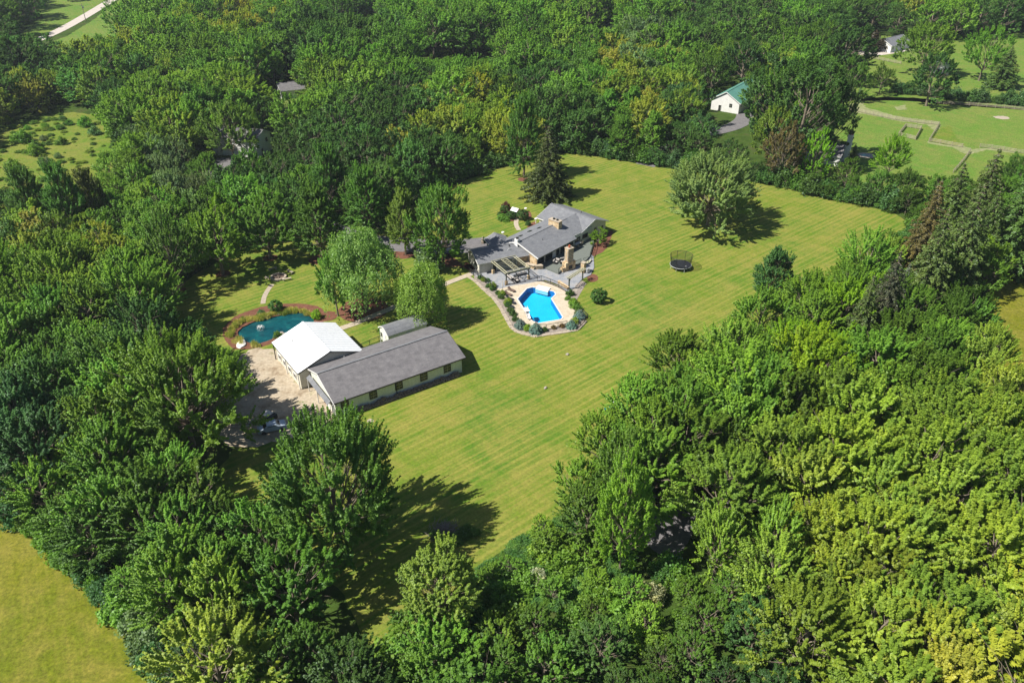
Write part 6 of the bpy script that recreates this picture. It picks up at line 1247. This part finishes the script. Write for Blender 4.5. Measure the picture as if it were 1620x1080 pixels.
# play things and yard clutter
def lump(name, q, parts, lb, cat, rz=0.0, z=0.05):
    sc_ = 0.7
    x, y, _ = at(q); t = thing(name, lb, cat, (x, y, z), rz)
    for nm, c, d, mt, rot in parts: mb = MB(); mb.box(Vector(c) * sc_, Vector(d) * sc_, rot=Matrix.Rotation(R(rot), 3, 'Y')); mb.build(nm, mt, t)
    return t
lump('garden_cart', (961, 649), [('tub', (0, 0, .45), (1.5, .8, .35), M['teal'], 0), ('handle', (1.0, 0, .75), (1.0, .08, .08), M['teal'], -25), ('wheel', (-.5, .42, .2), (.4, .1, .4), M['iron'], 0), ('wheel', (-.5, -.42, .2), (.4, .1, .4), M['iron'], 0), ('seat', (.9, .5, .7), (.7, .7, .12), M['teal'], 15)], 'teal garden cart at the edge of the right-hand maples', 'cart', R(15))
lump('garden_bench', (968, 662), [('seat', (0, 0, .45), (.9, .5, .08), M['white'], 0), ('backrest', (0, .25, .75), (.9, .06, .5), M['white'], 0), ('leg', (-.35, 0, .2), (.08, .45, .4), M['white'], 0), ('leg', (.35, 0, .2), (.08, .45, .4), M['white'], 0)], 'white bench half under the maples at the lawn edge', 'bench', R(200))
lump('storage_box', (972, 640), [('body', (0, 0, .35), (.8, .5, .6), M['white'], 0), ('lid', (0, 0, .69), (.86, .56, .08), M['white'], 0)], 'small white box under the maples behind the teal cart', 'box')
def car(q, rz, lab, mat):
    x, y, _ = at(q); t = thing('parked_car', lab, 'car', (x, y, 0.06), rz)
    pr = [(-2.2, .35), (-2.25, .75), (-1.9, .95), (-1.3, 1.0), (-.7, 1.42), (.7, 1.45), (1.35, 1.02), (2.1, .9), (2.25, .6), (2.2, .35)]
    mb = MB(); k = len(pr); vs = [(a, -.86 if z < 1.1 else -.68, z) for a, z in pr] + [(a, .86 if z < 1.1 else .68, z) for a, z in pr]; mb.add(vs, [tuple(range(k)), tuple(reversed(range(k, 2 * k)))] + [(i, i + k, (i + 1) % k + k, (i + 1) % k) for i in range(k)]); mb.build('body', mat, t)
    mb = MB(); mb.bar((-1.33, 0, 1.04), (-.78, 0, 1.39), 1.30, .02); mb.bar((.78, 0, 1.41), (1.30, 0, 1.08), 1.30, .02); mb.build('windscreen', M['glass'], t)
    for s in (-1, 1): mb = MB(); mb.box((0, s * .79, 1.17), (1.4, .04, .26), rot=Matrix.Rotation(R(-s * 24), 3, 'X')); mb.build('side_window', M['glass'], t)
    for sx in (-1.4, 1.4):
        for s in (-1, 1): mb = MB(); mb.tube([(sx, s * .70, .33), (sx, s * .9, .33)], [.33, .33], 14); mb.build('wheel', M['black'], t)
    for s in (-1, 1): mb = MB(); mb.box((2.24, s * .6, .68), (.06, .3, .14)); mb.build('headlight', M['silver'], t)
    return t
car((431, 680), R(22), 'blue-grey car half under the tree beside the gravel yard', M['tarp'])
x, y, _ = at((426, 664)); t = thing('trailer', 'small dark trailer with pale lid next to the blue-grey car', 'trailer', (x, y, .06), R(-30))
mb = MB(); mb.box((0, 0, .75), (2.4, 1.6, .8)); mb.build('body', M['darktrim'], t); mb = MB(); mb.box((-.3, 0, 1.18), (1.6, 1.5, .06)); mb.build('lid', M['cushion'], t); mb = MB(); mb.bar((1.2, 0, .4), (2.2, 0, .4), .1); mb.build('hitch', M['iron'], t)
for s in (-1, 1): mb = MB(); mb.tube([(0, s * .82, .32), (0, s * .98, .32)], [.32, .32], 12); mb.build('wheel', M['black'], t)
car((1064, 905), R(70), 'pale blue car in the trees at the foot of the asphalt court', M['tarp'])
car((712, 437 - 33), R(20), 'dark car parked in the shade left of the garage', M['glass'])
# chain fence between barns
iron_fence([(572, 552), (585, 546), (600, 540), (614, 534)], 'thin dark wire fence between the white barn and shed', 0.03, 1.1)

# ------------------------------------------------------------------ neighbours
def simple_house(name, q, rz, L_, W_, ze, zr, wm, rm, lb, z=0, ch=None, oh=.4):
    x, y, _ = at(q); h = thing(name, lb, 'house' if 'house' in name else 'building', (x, y, 0), rz)
    gable_walls('wall', wm, h, 0, L_, 0, W_, 0, ze, zr - .14); gable_roof(h, rm, 0, L_, 0, W_, ze, zr, oh, .35, fascia=M['white'])
    n_ = max(1, int(L_ / 3.2))
    for i in range(n_):
        for s, yy, a in ((-1, 0, -90), (1, W_, 90)): window(h, (i + .5) * L_ / n_, yy, ze - 1.9, R(a), 1.1, 1.2, M['white'], (1, 1), light=M['white'])
    for xx, a in ((0, 180), (L_, 0)): window(h, xx, W_ * .3, ze - 1.9, R(a), 1.0, 1.2, M['darktrim'], (1, 1)); door(h, xx, W_ * .68, R(a), .95, 2.05, M['darktrim'])
    if ch: mb = MB(); mb.box(ch[:3], ch[3:6]); c_ = mb.build('chimney', M['white'], h); mb = MB(); mb.box((ch[0], ch[1], ch[2] + ch[5] / 2 + .12), (ch[3] * .8, ch[4] * .8, .24)); mb.build('chimney_cap', M['red'], c_)
    return h
simple_house('neighbour_house', (431, 236), R(166), 15, 8.5, 5.2, 7.2, M['white'], M['shingle_warm'], 'white two-storey house with grey roof hidden in the left woods')
simple_house('neighbour_garage', (345, 246), R(20), 10, 8, 2.8, 4.4, M['cream'], M['shingle'], 'grey-roofed garage left of the white woodland house')
simple_house('neighbour_house', (446, 158), R(24), 11, 8, 3.2, 5.0, M['white'], M['shingle_warm'], 'small white house with grey roof deep in the left woods')
_r0, _r1, _e = W2((1150, 146), 6.8), W2((1188.5, 125), 6.8), W2((1176, 160), 3.8); _d = (_r1 - _r0).normalized(); _n = Vector((_d.y, -_d.x)); _hw = min(8.0, abs((_e - _r0).dot(_n)))
_o = _r0 + _n * _hw
pb_ = simple_house('pole_barn', PX(_o.x, _o.y), math.atan2(_d.y, _d.x), 24, 2 * _hw, 3.8, 6.8, M['white'], M['greenroof'], 'white building with a green metal roof behind the dark trees', oh=.5)
simple_house('neighbour_house', (1408, 84), R(38), 16, 9, 3.0, 5.2, M['white'], M['shingle'], 'white house with grey roof at the end of the pale driveway')
simple_house('outbuilding', (1500, 119), R(70), 9, 6, 3.0, 4.8, M['white'], M['shingle'], 'white outbuilding with grey roof beyond the paddock fence')
simple_house('neighbour_house', (1333, 253), R(150), 12, 7, 3.2, 5.4, M['white'], M['shingle_warm'], 'blue-white house with tall white chimney behind the far lawn hedge', ch=(-0.95, 1.2, 4.1, 1.4, 1.4, 8.2))
# small garden pond
x, y, _ = at((1369, 246)); sheet('water', disc(x, y, 1.7, 16, .8), .09, M['pondwater']); sheet('gravel_ground', jag(disc(x, y, 3.0, 20, .8), .15), .06, M['edging'])
# rail fences of the paddock
rl = MB(); rl.box((.5, 0, 0), (1, .06, .14)); rlm = rl.mesh('rail', M['fencewood']); ps = MB(); ps.box((0, 0, .65), (.16, .16, 1.3)); psm = ps.mesh('post', M['fencewood'])
def rail_fence(pts, lb, rails=3, step=2.6, h=1.15, mat=None):
    P = [W2(p) for p in pts]; t = thing('rail_fence', lb, 'fence', (P[0].x, P[0].y, 0.03)); o0 = P[0]
    for i in range(len(P) - 1):
        d = P[i + 1] - P[i]; n_ = max(1, round(d.length / step)); a = math.atan2(d.y, d.x)
        for j in range(n_):
            q = P[i] + d * j / n_ - o0; link('post', psm, t, (q.x, q.y, 0), a)
            for k in range(rails): link('rail', rlm, t, (q.x, q.y, h * (k + 1) / rails - .05), a + rs.uniform(-.02, .02), (d.length / n_, 1, 1))
    q = P[-1] - o0; link('post', psm, t, (q.x, q.y, 0)); return t
c4 = lambda x, y: (1320 + x / 5.4, 140 + y / 5.4)
rail_fence([c4(*p) for p in ((140, 185), (260, 215), (400, 245), (520, 270), (640, 285), (760, 300), (890, 315))], 'weathered rail fence crossing the paddock from the dark trees')
rail_fence([c4(*p) for p in ((890, 315), (850, 385), (805, 455))], 'short rail fence running down to the garden plot')
rail_fence([c4(*p) for p in ((805, 455), (900, 470), (1000, 490), (1090, 505))], 'rail fence along the near side of the garden plot')
rail_fence([c4(*p) for p in ((1155, 545), (1110, 610), (1060, 670), (1015, 720))], 'dark rail fence running down the lower paddock')
rail_fence([c4(*p) for p in ((1240, 505), (1340, 515), (1440, 530), (1540, 550), (1620, 560))], 'pale rail fence at the right side of the paddock')
rail_fence([c4(*p) for p in ((860, 130), (1000, 140), (1150, 148), (1300, 160), (1450, 172), (1620, 190))], 'long rail fence along the far side of the paddock')
rail_fence([c4(*p) for p in ((545, 405), (605, 330), (740, 350), (690, 440), (545, 405))], 'square wooden pen standing on the paddock grass', 4, 1.6, 1.2)
rail_fence([(1345, 84), (1375, 92), (1405, 98), (1425, 102)], 'dark fence between the pale driveway and the grass', 3, 2.4)
sheet('mulch_ground', jag([W2(c4(*p)) for p in ((930, 330), (985, 320), (1060, 440), (1085, 500), (815, 455), (860, 380))], .4), .044, M['meadow'])
sheet('verge_ground', jag([W2(c4(*p)) for p in ((130, 130), (240, 120), (270, 165), (380, 190), (480, 225), (640, 262), (790, 280), (900, 290), (905, 325), (860, 380), (835, 345), (790, 312), (540, 278), (360, 238), (130, 200))], .5), .05, M['verge'])
sheet('verge_ground', jag([W2(c4(*p)) for p in ((800, 455), (1000, 488), (1100, 490), (1180, 520), (1320, 505), (1540, 545), (1540, 556), (1300, 525), (1180, 560), (1110, 560), (1000, 505), (800, 470))], .4), .05, M['verge'])
sheet('verge_ground', jag([W2(c4(*p)) for p in ((520, 160), (600, 140), (620, 180), (540, 188))], .5), .052, M['verge'])
for q, r_ in ((c4(1430, 250), 2.6),): p = G(*q); sheet('gravel_ground', jag(disc(p.x, p.y, r_, 18, .8), .3), .055, M['edging'])
# utility pole by the road
for (u, v, vt, lb) in ((136, 34, 6, 'grey utility pole beside the pale road at top left'),):
    x, y, _ = at((u, v)); h = top_height(u, v, vt); t = thing('utility_pole', lb, 'pole', (x, y, 0), R(40)); mb = MB(); mb.tube([(0, 0, 0), (0, 0, h)], [.2, .14], 8); mb.build('pole', M['fencewood'], t); mb = MB(); mb.box((0, 0, h - .8), (2.6, .12, .14)); mb.build('crossarm', M['fencewood'], t); mb = MB(); mb.tube([(.45, 0, h - 2.4), (.45, 0, h - 1.4)], [.28, .28], 10); mb.build('transformer', M['silver'], t)
# bare branches showing among leaves: dead small tree in the right-hand woods

# air: a thin even haze over the whole valley
m, n, out = newmat('air'); pv = n.nodes.new('ShaderNodeVolumePrincipled'); pv.inputs['Density'].default_value = 0.00010; pv.inputs['Color'].default_value = (0.80, 0.90, 1.0, 1); pv.inputs['Anisotropy'].default_value = 0.2
L(n, pv.outputs[0], out.inputs['Volume'])
mb = MB(); mb.box((0, 1450, 42.5), (3300, 3600, 91.0)); hz = mb.build('haze', m); hz['kind'] = 'stuff'
